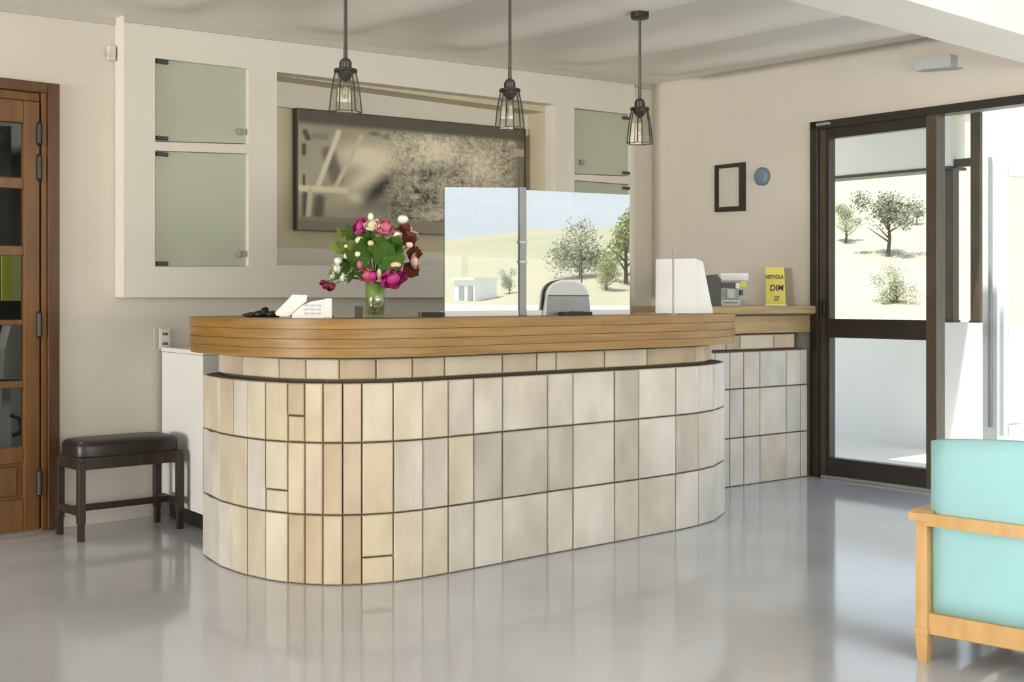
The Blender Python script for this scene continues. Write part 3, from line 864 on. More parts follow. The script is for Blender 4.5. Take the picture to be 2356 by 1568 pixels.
# ------------------------------------------------ sepia photograph in the niche
PO = -ND + 0.045
pc = [on_back(u, v, PO) for u, v in ((680, 248), (1207, 297), (1207, 546), (680, 529))]
def pic(s, t):
    """sepia print: s to the right, t downwards"""
    n1 = noise.noise(V(s * 6, t * 4, 1)); n2 = noise.noise(V(s * 34, t * 18, 5)); n3 = noise.noise(V(s * 90, t * 48, 9))
    g = 0.30 + 0.10 * n1
    sm = lambda a, b, x: max(0, min(1, (x - a) / (b - a))) ** 2 * (3 - 2 * max(0, min(1, (x - a) / (b - a))))
    # rough rocky texture on the right, smooth on the left
    rough = sm(0.28, 0.45, s)
    g += rough * (0.15 * n2 + 0.20 * n3)
    def el(cx, cy, rx, ry, rot=0):
        dx, dy = (s - cx), (t - cy)
        c_, s_ = math.cos(rot), math.sin(rot)
        x, y = (dx * c_ + dy * s_) / rx, (-dx * s_ + dy * c_) / ry
        return math.exp(-(x * x + y * y))
    g += 0.30 * el(0.28, 0.36, 0.10, 0.10, -0.5) + 0.26 * el(0.25, 0.58, 0.045, 0.16, 0.5)
    g += 0.22 * el(0.60, 0.27, 0.09, 0.10) + 0.20 * el(0.77, 0.38, 0.07, 0.13) + 0.14 * el(0.46, 0.25, 0.12, 0.1)
    g += 0.26 * el(0.235, 0.72, 0.03, 0.05) + 0.3 * el(0.48, 0.68, 0.022, 0.025) + 0.16 * el(0.6, 0.82, 0.16, 0.035, -0.15)
    g -= 0.22 * el(0.33, 0.62, 0.035, 0.17, 0.35) + 0.18 * el(0.40, 0.80, 0.10, 0.10) + 0.14 * el(0.52, 0.68, 0.07, 0.09) + 0.16 * el(0.58, 0.45, 0.12, 0.06, -0.4)
    g -= 0.2 * el(0.31, 0.16, 0.025, 0.02) + 0.16 * el(0.36, 0.18, 0.02, 0.02) + 0.2 * el(0.455, 0.27, 0.015, 0.02)
    # diagonal pale poles and the fence at the left
    def bar_(x0, y0, x1, y1, w, k):
        nonlocal g
        L = (x1 - x0) ** 2 + ((y1 - y0)) ** 2
        q = max(0, min(1, ((s - x0) * (x1 - x0) + (t - y0) * (y1 - y0)) / L))
        d = math.hypot(s - x0 - q * (x1 - x0), (t - y0 - q * (y1 - y0)) * 0.5)
        f = math.exp(-(d / w) ** 4)
        g = g * (1 - f) + k * f
    bar_(0.125, 0.35, 0.155, 0.55, 0.03, 0.13); bar_(0.035, 0.70, 0.035, 0.88, 0.012, 0.08); bar_(0.09, 0.74, 0.085, 0.86, 0.022, 0.10)
    bar_(0.165, 0.17, 0.085, 0.62, 0.011, 0.55); bar_(0.255, 0.19, 0.155, 0.62, 0.010, 0.46)
    bar_(0.02, 0.655, 0.19, 0.655, 0.014, 0.58); bar_(0.055, 0.66, 0.045, 0.90, 0.010, 0.48)
    bar_(0.035, 0.19, 0.045, 0.24, 0.012, 0.07); bar_(0.03, 0.30, 0.03, 0.37, 0.009, 0.07); bar_(0.07, 0.22, 0.11, 0.22, 0.014, 0.2)
    bar_(0.03, 0.55, 0.03, 0.62, 0.006, 0.08)
    bar_(0.55, 0.90, 0.75, 0.84, 0.008, 0.07)
    # right-hand post
    w = sm(0.93, 0.97, s); g = g * (1 - w) + (0.15 + 0.06 * noise.noise(V(s * 120, t * 3, 0)) + (0.18 if 0.19 < t < 0.26 else 0)) * w
    # mount: dark sky strip on top, grey strip at the foot
    w = 1 - sm(0.09, 0.15, t); g = g * (1 - w) + 0.085 * w
    w = sm(0.87, 0.90, t); g = g * (1 - w) + 0.22 * w
    w = sm(0.915, 0.925, t); g = g * (1 - w) + (0.17 + 0.08 * s) * w
    w = 1 - sm(0.004, 0.012, s); g = g * (1 - w) + 0.3 * w
    g = 0.37 + (g - 0.26) * 1.5
    g = max(0.03, min(0.85, g))
    return (g, g * 0.90, g * 0.69)
NX, NY = 300, 150
pv, pf, pcol = [], [], []
for j in range(NY + 1):
    for i in range(NX + 1):
        s, t = i / NX, j / NY
        pv.append((pc[0].lerp(pc[1], s)).lerp(pc[3].lerp(pc[2], s), t) + NB * 0.004)
        pcol.append(pic(s, t))
for j in range(NY):
    for i in range(NX):
        a = j * (NX + 1) + i
        pf.append((a, a + 1, a + NX + 2, a + NX + 1))
pict = thing('framed_photograph', 'large sepia photograph in the niche of the white cabinet', 'picture', PW + DB * 2.9 + NB * PO + UP * 1.4)
M_print = bpy.data.materials.new('sepia_print'); M_print.use_nodes = True
ntp = M_print.node_tree
ca = ntp.nodes.new('ShaderNodeVertexColor'); ca.layer_name = 'print'
ntp.links.new(ca.outputs[0], ntp.nodes['Principled BSDF'].inputs['Base Color'])
ntp.nodes['Principled BSDF'].inputs['Roughness'].default_value = 0.45
pr = MB().add(pv, pf).build('print', M_print, pict)
at_ = pr.data.color_attributes.new('print', 'FLOAT_COLOR', 'POINT')
for i, c in enumerate(pcol): at_.data[i].color = (*c, 1)
MB().prism(pc, -NB * 0.02).build('backing_board', M_gdark, pict)
fm = MB()
cc = sum(pc, Vector()) / 4
for k in range(4):
    p, q = pc[k], pc[(k + 1) % 4]
    i1, i2 = p + (cc - p).normalized() * 0.010, q + (cc - q).normalized() * 0.010
    fm.prism([p, q, i2, i1], NB * 0.012)
fm.build('slim_frame', M_alum2, pict)

# ================================================================== wooden door at the left
door1 = bpy.data.objects.new('door_1', None); door1.location = PW + DB * a_back(30); C.objects.link(door1)
struct(door1, 'brown wooden door with glass panes at the left edge')
A = lambda u: a_back(u)
def zB(u, v): return on_back(u, v).z
def dbox(name, a0, a1, z0, z1, d0, d1, m, parent=door1, bev=0.004):
    return MB().box(PW + DB * a0 + NB * d0 + UP * z0, DB * (a1 - a0), NB * (d1 - d0), UP * (z1 - z0), bev=bev).build(name, m, parent)
aR = A(133); aF = A(106); aJ = A(92); aS = A(85); aG2 = A(53)
LW = 0.76                                    # leaf width
aL = aS - LW
zt = z_dt
dbox('door_casing', aF, aR, 0, zt, -0.1, 0.025, M_doord)
dbox('door_jamb', aJ + 0.004, aF, 0, zt - 0.045, -0.1, 0.012, M_door)
dbox('door_casing', aL - 0.07, aF, zt - 0.05, zt, -0.1, 0.025, M_doord)
dbox('door_casing', aL - 0.07, aL - 0.015, 0, zt - 0.05, -0.1, 0.025, M_doord)
zl = zB(60, 232)
zz = lambda v: zB(30, v)
dbox('door_stop', aJ - 0.02, aJ + 0.004, 0, zt - 0.045, -0.1, -0.01, M_doord)
dbox('door_stop', aL - 0.015, aJ, zl + 0.002, zt - 0.05, -0.1, -0.002, M_door)
leaf = dbox('leaf_stile', aG2, aJ - 0.004, 0.006, zl, -0.03, 0.008, M_door)
dbox('leaf_stile', aL, aL + 0.11, 0.006, zl, -0.03, 0.008, M_door)
dbox('leaf_rail', aL + 0.11, aG2, zz(281), zl, -0.03, 0.007, M_door)
rails = [(408, 433), (565, 588), (735, 748), (876, 893)]
for (v0, v1) in rails:
    dbox('glazing_bar', aL + 0.11, aG2, zz(v1), zz(v0), -0.02, 0.004, M_door)
dbox('leaf_rail', aL + 0.11, aG2, zz(1066), zz(1028), -0.03, 0.007, M_door)
dbox('leaf_rail', aL + 0.11, aG2, 0.006, zz(1150), -0.03, 0.007, M_door)
dbox('wood_panel', aL + 0.11, aG2, zz(1150), zz(1066), -0.022, -0.012, M_door, bev=0)
dbox('raised_field', aL + 0.15, A(40), zz(1142), zz(1074), -0.012, -0.002, M_door, bev=0.006)
ys = [281, 408, 433, 565, 588, 735, 748, 876, 893, 1028]
for v0, v1 in zip(ys[0::2], ys[1::2]):
    dbox('glass_pane', aL + 0.11, aG2, zz(v1), zz(v0), -0.014, -0.010, M_glassd, bev=0)
for (v0, v1) in ((281, 336), (355, 417), (715, 778), (1078, 1142)):
    p = PW + DB * (A(88)) + NB * 0.014
    z0, z1 = zB(88, v1), zB(88, v0)
    MB().tube([p + UP * (z0), p + UP * (z0 + 0.012), p + UP * (z1 - 0.012), p + UP * z1], [0.006, 0.0135, 0.0135, 0.006], 12).build('hinge', M_black, door1)
# dim room behind the door
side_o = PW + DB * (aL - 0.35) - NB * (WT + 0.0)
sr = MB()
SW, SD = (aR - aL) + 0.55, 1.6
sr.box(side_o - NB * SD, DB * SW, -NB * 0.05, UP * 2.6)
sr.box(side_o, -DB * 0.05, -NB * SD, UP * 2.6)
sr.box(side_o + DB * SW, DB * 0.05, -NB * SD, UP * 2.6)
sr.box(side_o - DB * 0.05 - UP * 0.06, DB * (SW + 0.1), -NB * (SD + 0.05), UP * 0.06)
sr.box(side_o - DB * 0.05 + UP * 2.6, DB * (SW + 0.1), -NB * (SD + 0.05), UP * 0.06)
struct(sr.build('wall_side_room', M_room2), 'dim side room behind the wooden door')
area_light('side_room_lamp', side_o + DB * (SW / 2) - NB * 0.5 + UP * 2.5, -UP - NB * 0.3, 0.3, 0.3, 9, (1, 0.95, 0.85))
SO = -(WT + 0.55)
def sbox(mb, u0, u1, v0, v1, off, th):
    p = [on_back(u0, v0, off), on_back(u1, v0, off), on_back(u1, v1, off), on_back(u0, v1, off)]
    return mb.prism(p, -NB * th)
lp = thing('notice_board', 'lime-green notice board behind the wooden door glass', 'board', on_back(27, 692, SO))
sbox(MB(), 5, 27, 588, 692, SO, 0.02).build('lime_panel', M_lime, lp)
sbox(MB(), 27, 58, 588, 692, SO, 0.02).build('pale_panel', M_limep, lp)
p = [on_back(u, v, SO) for u, v in ((28, 738), (60, 738), (60, 872), (7, 872), (12, 800))]
tag(MB().prism(p, -NB * 0.12).build('hanging_coat', M_cloth), 'pale grey coat hanging behind the wooden door glass', 'coat')
p = [on_back(u, v, SO - 0.05) for u, v in ((-60, 290), (26, 290), (26, 560), (-60, 560))]
tag(MB().prism(p, -NB * 0.3).build('tall_cupboard', mat('charcoal_laminate', (0.018, 0.018, 0.017), 0.5)), 'charcoal cupboard behind the upper panes of the wooden door', 'cupboard')
wc = thing('white_cupboard', 'small white cupboard behind the lowest door pane', 'cupboard', on_back(40, 1100, SO))
cb = sbox(MB(), 26, 70, 893, 1100, SO, 0.3).build('cupboard_body', M_lgrey, wc)
c1, c2, c3 = on_back(24, 955, SO + 0.012), on_back(50, 985, SO + 0.012), on_back(28, 1000, SO + 0.012)
MB().tube([c1, on_back(45, 962, SO + 0.012), c2, on_back(45, 996, SO + 0.012), c3], 0.010, 8).build('curved_handle', M_gdark, wc)

# ================================================================== dark stool under the wall
st = thing('stool', 'dark wooden stool with padded leather seat against the wall', 'stool', (-1.87, 6.1, 0))
A4 = [v2(-1.974, 5.83), v2(-2.135, 6.075), v2(-1.752, 6.372), v2(-1.600, 6.205)]
# square it up: near-left, far-left, far-right, near-right
sx = ((A4[3] - A4[0]) + (A4[2] - A4[1])).normalized()
sy = Vector((-sx.y, sx.x, 0))
o0 = A4[0]
SLx, SLy = 0.525, 0.275
leg = 0.034
for (fx, fy) in ((0, 0), (0, 1), (1, 1), (1, 0)):
    p = o0 + sx * (SLx * fx - (leg if fx else 0)) + sy * (SLy * fy - (leg if fy else 0))
    MB().prism([p + sx * 0.004 + sy * 0.004, p + sx * (leg - 0.004) + sy * 0.004, p + sx * (leg - 0.004) + sy * (leg - 0.004), p + sx * 0.004 + sy * (leg - 0.004)], UP * 0.10).build('leg_foot', M_bench, st)
    MB().box(p + UP * 0.08, sx * leg, sy * leg, UP * 0.28, bev=0.003).build('leg', M_bench, st)
for fy in (0, 1):
    MB().box(o0 + sx * 0.01 + sy * ((SLy - 0.03) * fy + 0.004) + UP * 0.325, sx * (SLx - 0.02), sy * 0.022, UP * 0.055, bev=0.002).build('seat_rail', M_bench, st)
for fx in (0, 1):
    MB().box(o0 + sx * ((SLx - 0.03) * fx + 0.004) + sy * 0.01 + UP * 0.325, sx * 0.022, sy * (SLy - 0.02), UP * 0.055, bev=0.002).build('seat_rail', M_bench, st)
    MB().box(o0 + sx * ((SLx - 0.03) * fx + 0.004) + sy * 0.01 + UP * 0.115, sx * 0.02, sy * (SLy - 0.02), UP * 0.035, bev=0.002).build('stretcher', M_bench, st)
MB().box(o0 + sx * 0.01 + sy * (SLy / 2 - 0.012) + UP * 0.118, sx * (SLx - 0.02), sy * 0.024, UP * 0.03, bev=0.002).build('stretcher', M_bench, st)
# padded seat with rounded left end
sp_ = []
Lx, Ly = SLx - 0.01, SLy - 0.01
for k in range(32):
    a = 2 * math.pi * k / 32
    c_, s_ = math.cos(a), math.sin(a)
    n_ = 5.0
    x = math.copysign(abs(c_) ** (2 / n_), c_) * Lx / 2
    y = math.copysign(abs(s_) ** (2 / n_), s_) * Ly / 2
    sp_.append((x, y))
cen = o0 + sx * SLx / 2 + sy * SLy / 2
cu = MB()
lay = [(0.375, 0.985), (0.385, 1.0), (0.425, 1.0), (0.440, 0.975), (0.450, 0.90), (0.456, 0.7), (0.459, 0.35)]
vs = []
for z, k in lay:
    vs += [cen + sx * (x * (1 - (1 - k) * 0.5)) + sy * (y * k) + UP * z for x, y in sp_]
fs = []
for i in range(len(lay) - 1):
    fs += [(i * 32 + k, i * 32 + (k + 1) % 32, (i + 1) * 32 + (k + 1) % 32, (i + 1) * 32 + k) for k in range(32)]
fs += [tuple(range(31, -1, -1)), tuple((len(lay) - 1) * 32 + k for k in range(32))]
cu.add(vs, fs).build('padded_seat', M_leather, st, smooth=True)

# ================================================================== pendant lamps
def pendant(u, v_bot, d, lab):
    base = at(u, v_bot, d)
    zb_ = base.z
    x, y = base.x, base.y
    zc = ceil_z(base) + wave(*wall_ad(V(x, y, 0)))
    t = thing('pendant_lamp', lab, 'lamp', base, 'pendant lamps over the counter')
    c = V(x, y, 0)
    n = 6
    zt_ = zb_ + 0.168
    rt, rb = 0.041, 0.066
    # six glass facets with dark ribs between
    vs, fs = [], []
    prof = [(rb, zb_), (rb * 0.93, zb_ + 0.05), (rb * 0.82, zb_ + 0.105), (rt, zt_)]
    for r, z in prof:
        vs += [c + V(r * math.cos(math.pi * 2 * k / n + 0.25), r * math.sin(math.pi * 2 * k / n + 0.25), z) for k in range(n)]
    for i in range(3):
        fs += [(i * n + k, i * n + (k + 1) % n, (i + 1) * n + (k + 1) % n, (i + 1) * n + k) for k in range(n)]
    MB().add(vs, fs).build('glass_shade', M_lampg, t)
    for k in range(n):
        MB().tube([vs[k], vs[n + k], vs[2 * n + k], vs[3 * n + k]], 0.0030, 6).build('rib', M_lampd, t)
    rim = MB()
    for k in range(n):
        rim.tube([vs[k], vs[(k + 1) % n]], 0.0022, 6)
    rim.build('rim', M_steel, t)
    MB().lathe(c, [(0.030, zt_ + 0.010), (0.047, zt_ + 0.006), (0.048, zt_ - 0.004), (0.03, zt_ - 0.006)], 24).build('cap_plate', M_lampd, t)
    MB().lathe(c, [(0.008, zt_ - 0.042), (0.020, zt_ - 0.032), (0.033, zt_ - 0.012), (0.034, zt_ - 0.004)], 20).build('bulb_holder', M_lampd, t)
    sk = MB().lathe(c, [(0.022, zt_ + 0.008), (0.023, zt_ + 0.035), (0.019, zt_ + 0.046), (0.008, zt_ + 0.052)], 20).build('socket', M_steel, t)
    for k in range(10):
        a = 2 * math.pi * k / 10
        p = c + V(0.0232 * math.cos(a), 0.0232 * math.sin(a), zt_ + 0.010)
        MB().tube([p, p + V(0, 0, 0.026)], 0.0022, 5).build('socket_ridge', M_lampd, sk)
    MB().lathe(c, [(0.002, zt_ - 0.115), (0.013, zt_ - 0.108), (0.018, zt_ - 0.088), (0.013, zt_ - 0.062), (0.010, zt_ - 0.040)], 16).build('bulb', M_lampg, t, smooth=True)
    MB().tube([c + V(0, 0, zt_ + 0.05), c + V(0, 0, zt_ + 0.10), c + V(0, 0, zt_ + 0.105), c + V(0, 0, zc)], [0.0085, 0.0080, 0.0072, 0.0066], 10).build('rod', M_steel, t)
    MB().lathe(c, [(0.045, zc + 0.01), (0.045, zc - 0.025), (0.04, zc - 0.03)], 24).build('ceiling_rose', M_lampd, t)
pendant(795, 258, 5.197, 'leftmost and largest glass pendant lamp, hanging above the flowers')
pendant(1173, 295, 5.69, 'middle glass pendant lamp, in front of the sepia photograph')
pendant(1472, 330, 6.25, 'rightmost glass pendant lamp, nearest the room corner')

# ================================================================== reflective screens on the counter
bdir = Vector((0.744, 0.668, 0)).normalized()
bn = Vector((bdir.y, -bdir.x, 0))
sp0 = Vector((0.3, 5.68, 0)) - bn * 0.31
def on_scr(u, v, off=0.0): return on_plane(u, v, sp0 + bn * off, bn)
def screen(px, lab):
    pts = [on_scr(u, v) for u, v in px]
    zb_ = ZT + 0.02
    pts[2].z = pts[3].z = zb_
    base = (pts[2] + pts[3]) / 2
    t = thing('counter_screen', lab, 'screen', Vector((base.x, base.y, ZT)), 'acrylic screens on the counter')
    MB().prism(pts, -bn * 0.006).build('acrylic_sheet', M_mirror, t)
    f = MB().prism([Vector((p.x, p.y, ZT)) + bn * 0.003 for p in (pts[3], pts[2])] + [Vector((p.x, p.y, ZT + 0.024)) + bn * 0.003 for p in (pts[2], pts[3])], -bn * 0.045)
    f.build('foot_rail', M_white, t)
    return t
screen([(1023, 430), (1192, 432), (1192, 718), (1023, 722)], 'narrower left reflective acrylic screen on the counter, behind the flowers')
screen([(1211, 437), (1449, 448), (1449, 712), (1211, 718)], 'wider right reflective acrylic screen on the counter, behind the grey arch')
pt = on_scr(1194, 432, 0.0); pb = on_scr(1209, 432, 0.0)  # grey strip drawn as the mullion gap mirrored in the screens
pq = thing('mirrored_mullion', 'grey strip for the mullion mirrored between the two reflective screens', 'post', Vector((pt.x, pt.y, ZT)))
MB().box(Vector((pt.x, pt.y, ZT)) - bn * 0.008, bdir * ((pb - pt).dot(bdir)), bn * 0.016, UP * (on_scr(1200, 430).z - ZT), bev=0.002).build('upright', M_grey, pq)
for v in (560, 605):
    z = on_scr(1200, v).z
    MB().box(Vector((pt.x, pt.y, z)) - bn * 0.012 - bdir * 0.003, bdir * ((pb - pt).dot(bdir) + 0.006), bn * 0.024, UP * 0.012, bev=0.002).build('pale_band', M_lgrey, pq)

# trees, lawn shed mirrored in the screens
def mirror_ray(u, v):
    p = on_scr(u, v)
    r = ray(u, v)
    return p, r - bn * 2 * r.dot(bn)
for i, (u, v, hpx, wpx, mm, lab, tr) in enumerate((
        (1440, 655, 190, 150, M_leafy, 'tall yellow-green tree mirrored at the right of the wide screen', 0.12),
        (1335, 640, 125, 190, M_leaf, 'broad grey-green tree mirrored in the wide screen', 0.1),
        (1395, 668, 90, 110, M_leafy, 'low bushy tree mirrored beneath the taller trees', 0.05),
        (1172, 676, 60, 50, M_leaf, 'small grey bush mirrored in the narrow screen', 0.05))):
    p, d = mirror_ray(u, v)
    q = march(p, d)
    k = ((p - CAM).length + (q - p).length) / F
    tree(q, hpx * k, wpx * k, lab, mm, 60 + i, tr, n=3600)
p, d = mirror_ray(1068, 692)
q = march(p, d)
k = ((p - CAM).length + (q - p).length) / F
sh = thing('white_shed', 'small white outbuilding mirrored in the narrow screen', 'shed', q)
sxw, syw = DR * (70 * k), OUTR * (70 * k)
MB().box(q - sxw * 0.5 - UP * 0.5, sxw, syw, UP * (0.5 + 48 * k)).build('shed_wall', M_ext, sh)
MB().box(q - sxw * 0.55 + UP * 48 * k - OUTR * 0.1, sxw * 1.1, syw * 1.1, UP * 6 * k).build('shed_roof', M_ext, sh)
for a in (0.08, 0.5):
    MB().box(q - sxw * (0.5 - a) - OUTR * 0.03, sxw * 0.24, OUTR * 0.05, UP * 34 * k).build('shed_window', M_grey, sh)

# ================================================================== things on the counter
def bar_at(u, back):
    """point on the worktop at picture column u, `back` metres behind the tiled front"""
    path = offset(bar, -back)
    il = min(range(len(path)), key=lambda i: proj_u(path[i]))
    q = find_on(path, u, il)
    if q is None: q = min(path[il:], key=lambda w: abs(proj_u(w) - u))
    return Vector((q.x, q.y, ZT))
XC = Vector((1, 0, 0))

# black pouch
p = bar_at(606, 0.20); k = p.y / F
bl = MB()
for dx, r in ((-30, (17, 14, 6)), (-8, (16, 16, 8.5)), (2, (11, 12, 13)), (20, (18, 15, 8)), (36, (14, 12, 6))):
    bl.blob(p + XC * (dx * k) + UP * (r[2] * 0.75 * k), tuple(q * k for q in r), 2, 0.35, dx, 2.5)
tag(bl.build('pouch', M_black, smooth=True), 'crumpled black pouch lying on the left end of the counter', 'pouch')

# white desk telephone
p = bar_at(705, 0.22); k = p.y / F
ph = thing('telephone', 'white desk telephone on the counter beside the black pouch', 'telephone', p)
yv = Vector((p.x, p.y, 0)).normalized()
def loc(dx, dy, dz): return p + XC * (dx * k) + yv * (dy * k) + UP * (dz * k)
b = MB()
prof = [(-33, 0), (53, 0), (50, 44), (38, 42), (10, 37), (-12, 27), (-33, 8)]
b.prism([loc(x, -45, z) for x, z in prof], yv * 90 * k)
b.build('phone_base', M_white, ph)
b = MB()
prof = [(-72, 12), (-68, 5), (-40, 3), (-20, 22), (0, 38), (2, 52), (-32, 53), (-46, 38)]
b.prism([loc(x, -30, z) for x, z in prof], yv * 40 * k)
b.build('handset', M_white, ph)
MB().box(loc(42, -50, 0), XC * 16 * k, yv * 100 * k, UP * 45 * k, bev=0.004).build('side_cover', M_white, ph)
for i in range(3):
    for j in range(3):
        MB().box(loc(-5 + 14 * i, -47, 8 + 9 * j), XC * 9 * k, yv * 3 * k, UP * 5 * k).build('key', M_lgrey, ph)
MB().box(loc(-62, -20, 0), XC * 30 * k, yv * 60 * k, UP * 6 * k, bev=0.002).build('cradle', M_lgrey, ph)

# vase
p = bar_at(863, 0.2); k = p.y / F
vz = thing('vase', 'clear glass vase with pebbles standing on the counter', 'vase', p)
VB = p
MB().lathe(p, [(0.036, 0.0), (0.040, 0.01), (0.040, 0.075), (0.041, 0.145), (0.0385, 0.145), (0.0375, 0.075), (0.0375, 0.012), (0.001, 0.012)], 28, closed=True).build('glass_body', M_vaseg, vz, smooth=True)
pb_ = MB()
for i in range(160):
    a, r = random.uniform(0, 6.28), 0.034 * math.sqrt(random.random())
    pb_.blob(p + V(r * math.cos(a), r * math.sin(a), 0.016 + random.random() * 0.058), (0.005, 0.0045, 0.004), 1)
o = pb_.build('pebbles', M_pebble, vz); o['kind'] = 'stuff'
MB().lathe(p, [(0.030, 0.074), (0.036, 0.080), (0.0372, 0.143), (0.02, 0.146)], 20).build('leaf_wrap', M_vgreen, vz, smooth=True)
# little dark box and wire stand beside the vase
p2 = bar_at(826, 0.27); k2 = p2.y / F
cd = thing('card_box', 'small dark card box just left of the vase', 'box', p2)
MB().box(p2 + XC * (-9 * k2), XC * 18 * k2, yv * 0.03, UP * 24 * k2, bev=0.001).build('box_body', mat('dark_olive_card', (0.10, 0.095, 0.075), 0.7), cd)
MB().box(p2 + XC * (-10 * k2) + UP * 24 * k2 - yv * 0.001, XC * 20 * k2, yv * 0.032, UP * 2 * k2).build('box_lid', M_gdark, cd)
p3 = bar_at(899, 0.24); k3 = p3.y / F
ws = thing('wire_stand', 'small wire stand just right of the vase', 'stand', p3)
for dx in (-7, 5):
    for dy in (0, 0.03):
        MB().tube([p3 + XC * (dx * k3) + yv * dy, p3 + XC * (dx * k3) + yv * dy + UP * 22 * k3], 0.0012, 5).build('wire_leg', M_pebble, ws)
for dz in (9, 22):
    MB().tube([p3 + XC * (-7 * k3) + UP * dz * k3, p3 + XC * (5 * k3) + UP * dz * k3, p3 + XC * (5 * k3) + yv * 0.03 + UP * dz * k3, p3 + XC * (-7 * k3) + yv * 0.03 + UP * dz * k3, p3 + XC * (-7 * k3) + UP * dz * k3], 0.0011, 5).build('wire_ring', M_pebble, ws)

# bouquet
bq = thing('flower_bouquet', 'bouquet of pink, magenta and cream flowers with green leaves', 'bouquet', VB + UP * 0.10)
DV = VB.y
def fp(u, v, dd=0.0): return at(u, v, DV + dd)
def stem_to(q):
    MB().tube([VB + V(0, 0, 0.03), VB + V(0, 0, 0.15), (VB + V(0, 0, 0.19)).lerp(q, 0.5), q], [0.0025, 0.0025, 0.002, 0.0016], 6).build('stem', M_green, bq)
def rose(u, v, rpx, m, dd=0.0, seed=1, squash=(1, 1, 1), tilt=None):
    """a bloom of overlapping curved petals round a bud"""
    q = fp(u, v, dd); r = rpx * DV / F
    rnd = random.Random(seed)
    stem_to(q)
    b = MB()
    b.blob(q, (r * 0.55 * squash[0], r * 0.55 * squash[1], r * 0.6 * squash[2]), 2, 0.15, seed)
    ax = tilt or (Vector((u - 865, -60, -(v - 600))).normalized())
    e1 = ax.orthogonal().normalized(); e2 = ax.cross(e1)
    for ring, (cnt, rr, open_) in enumerate(((4, 0.55, 0.35), (5, 0.8, 0.7), (6, 1.0, 1.05))):
        for k_ in range(cnt):
            a = 2 * math.pi * (k_ + 0.5 * ring) / cnt + rnd.uniform(-0.2, 0.2)
            rad = e1 * math.cos(a) + e2 * math.sin(a)
            tan = ax.cross(rad)
            R = r * rr
            grid = []
            for i in range(5):
                s = i / 4
                th = -0.6 + s * (1.2 + open_ * 0.5)
                ctr = rad * (R * (0.35 + 0.65 * math.sin(max(0.0, min(1.57, 0.25 + s * 1.3))))) + ax * (R * (s * 1.0 - 0.45) * (1.15 - 0.5 * open_))
                wd = R * 0.62 * math.sin(math.pi * (0.18 + 0.68 * s)) 
                for j in range(5):
                    w = (j - 2) / 2
                    pnt = ctr + tan * (wd * w) - rad * (R * 0.28 * w * w)
                    pnt = Vector((pnt.x * squash[0], pnt.y * squash[1], pnt.z * squash[2]))
                    grid.append(q + pnt)
            b.add(grid, [(i * 5 + j, i * 5 + j + 1, i * 5 + j + 6, i * 5 + j + 5) for i in range(4) for j in range(4)])
    return b.build('flower', m, bq, smooth=True)
def bud(u, v, rx, rz, m, dd=0.0):
    q = fp(u, v, dd); s = DV / F
    stem_to(q)
    MB().blob(q, (rx * s, rx * s, rz * s), 2, 0.18, u * 0.1, 2.0).build('bud', m, bq, smooth=True)
def leaf(u, v, lpx, wpx, ang, m, dd=0.0, bend=0.25):
    """pointed leaf whose base is at (u,v); ang in degrees from +x upwards, in the picture"""
    q = fp(u, v, dd); s = DV / F
    dx = V(math.cos(math.radians(ang)), -0.25, math.sin(math.radians(ang))).normalized()
    sd = dx.cross(V(0.1, -1, 0.15)).normalized()
    nn = dx.cross(sd)
    vs = []
    for i in range(9):
        t = i / 8
        w = wpx * s * 0.5 * math.sin(math.pi * min(1, t ** 0.8 * 0.96 + 0.04)) * (1 + 0.12 * (-1) ** i)
        c_ = q + dx * (lpx * s * t) + nn * (-bend * lpx * s * t * t)
        vs += [c_ - sd * w + nn * w * 0.25, c_, c_ + sd * w + nn * w * 0.25]
    MB().add(vs, [(i * 3 + j, i * 3 + j + 1, i * 3 + j + 4, i * 3 + j + 3) for i in range(8) for j in range(2)]).build('leaf', m, bq, smooth=True)
# foliage
for (u, v, l, w, a, m, dd) in (
        (862, 605, 70, 62, 40, M_green, -0.06), (880, 600, 62, 66, 5, M_green, -0.08), (868, 595, 62, 58, 75, M_green, -0.05), (850, 600, 60, 50, 110, M_green, -0.03),
        (890, 590, 60, 50, 55, M_green, -0.04), (845, 610, 62, 44, 150, M_green, -0.02), (838, 596, 60, 42, 128, M_green2, 0.0), (870, 612, 55, 46, -12, M_green, -0.09),
        (855, 612, 50, 44, -160, M_green, -0.06), (905, 575, 42, 34, 65, M_green2, -0.03), (820, 590, 55, 30, 140, M_green2, 0.02), (812, 560, 50, 26, 105, M_green, 0.02),
        (800, 575, 48, 28, 165, M_green2, 0.01), (812, 600, 44, 22, 195, M_green, 0.0), (790, 548, 32, 14, 120, M_green2, 0.03), (790, 560, 34, 14, 150, M_green2, 0.02),
        (806, 610, 40, 18, 225, M_green, -0.01), (790, 615, 38, 15, 240, M_green, -0.02), (775, 612, 34, 12, 230, M_green2, -0.01), (812, 622, 36, 14, 250, M_green, -0.03),
        (925, 560, 46, 40, 30, M_bur, 0.0), (935, 580, 44, 36, -10, M_bur, 0.0), (930, 608, 48, 44, -40, M_bur, 0.01), (918, 545, 44, 34, 50, M_bur, 0.02),
        (880, 625, 46, 26, 15, M_crim, -0.07), (905, 540, 34, 26, 100, M_green2, 0.0), (850, 570, 46, 34, 90, M_green, 0.02), (836, 560, 40, 26, 100, M_green, 0.02)):
    leaf(u, v, l, w, a, m, dd)
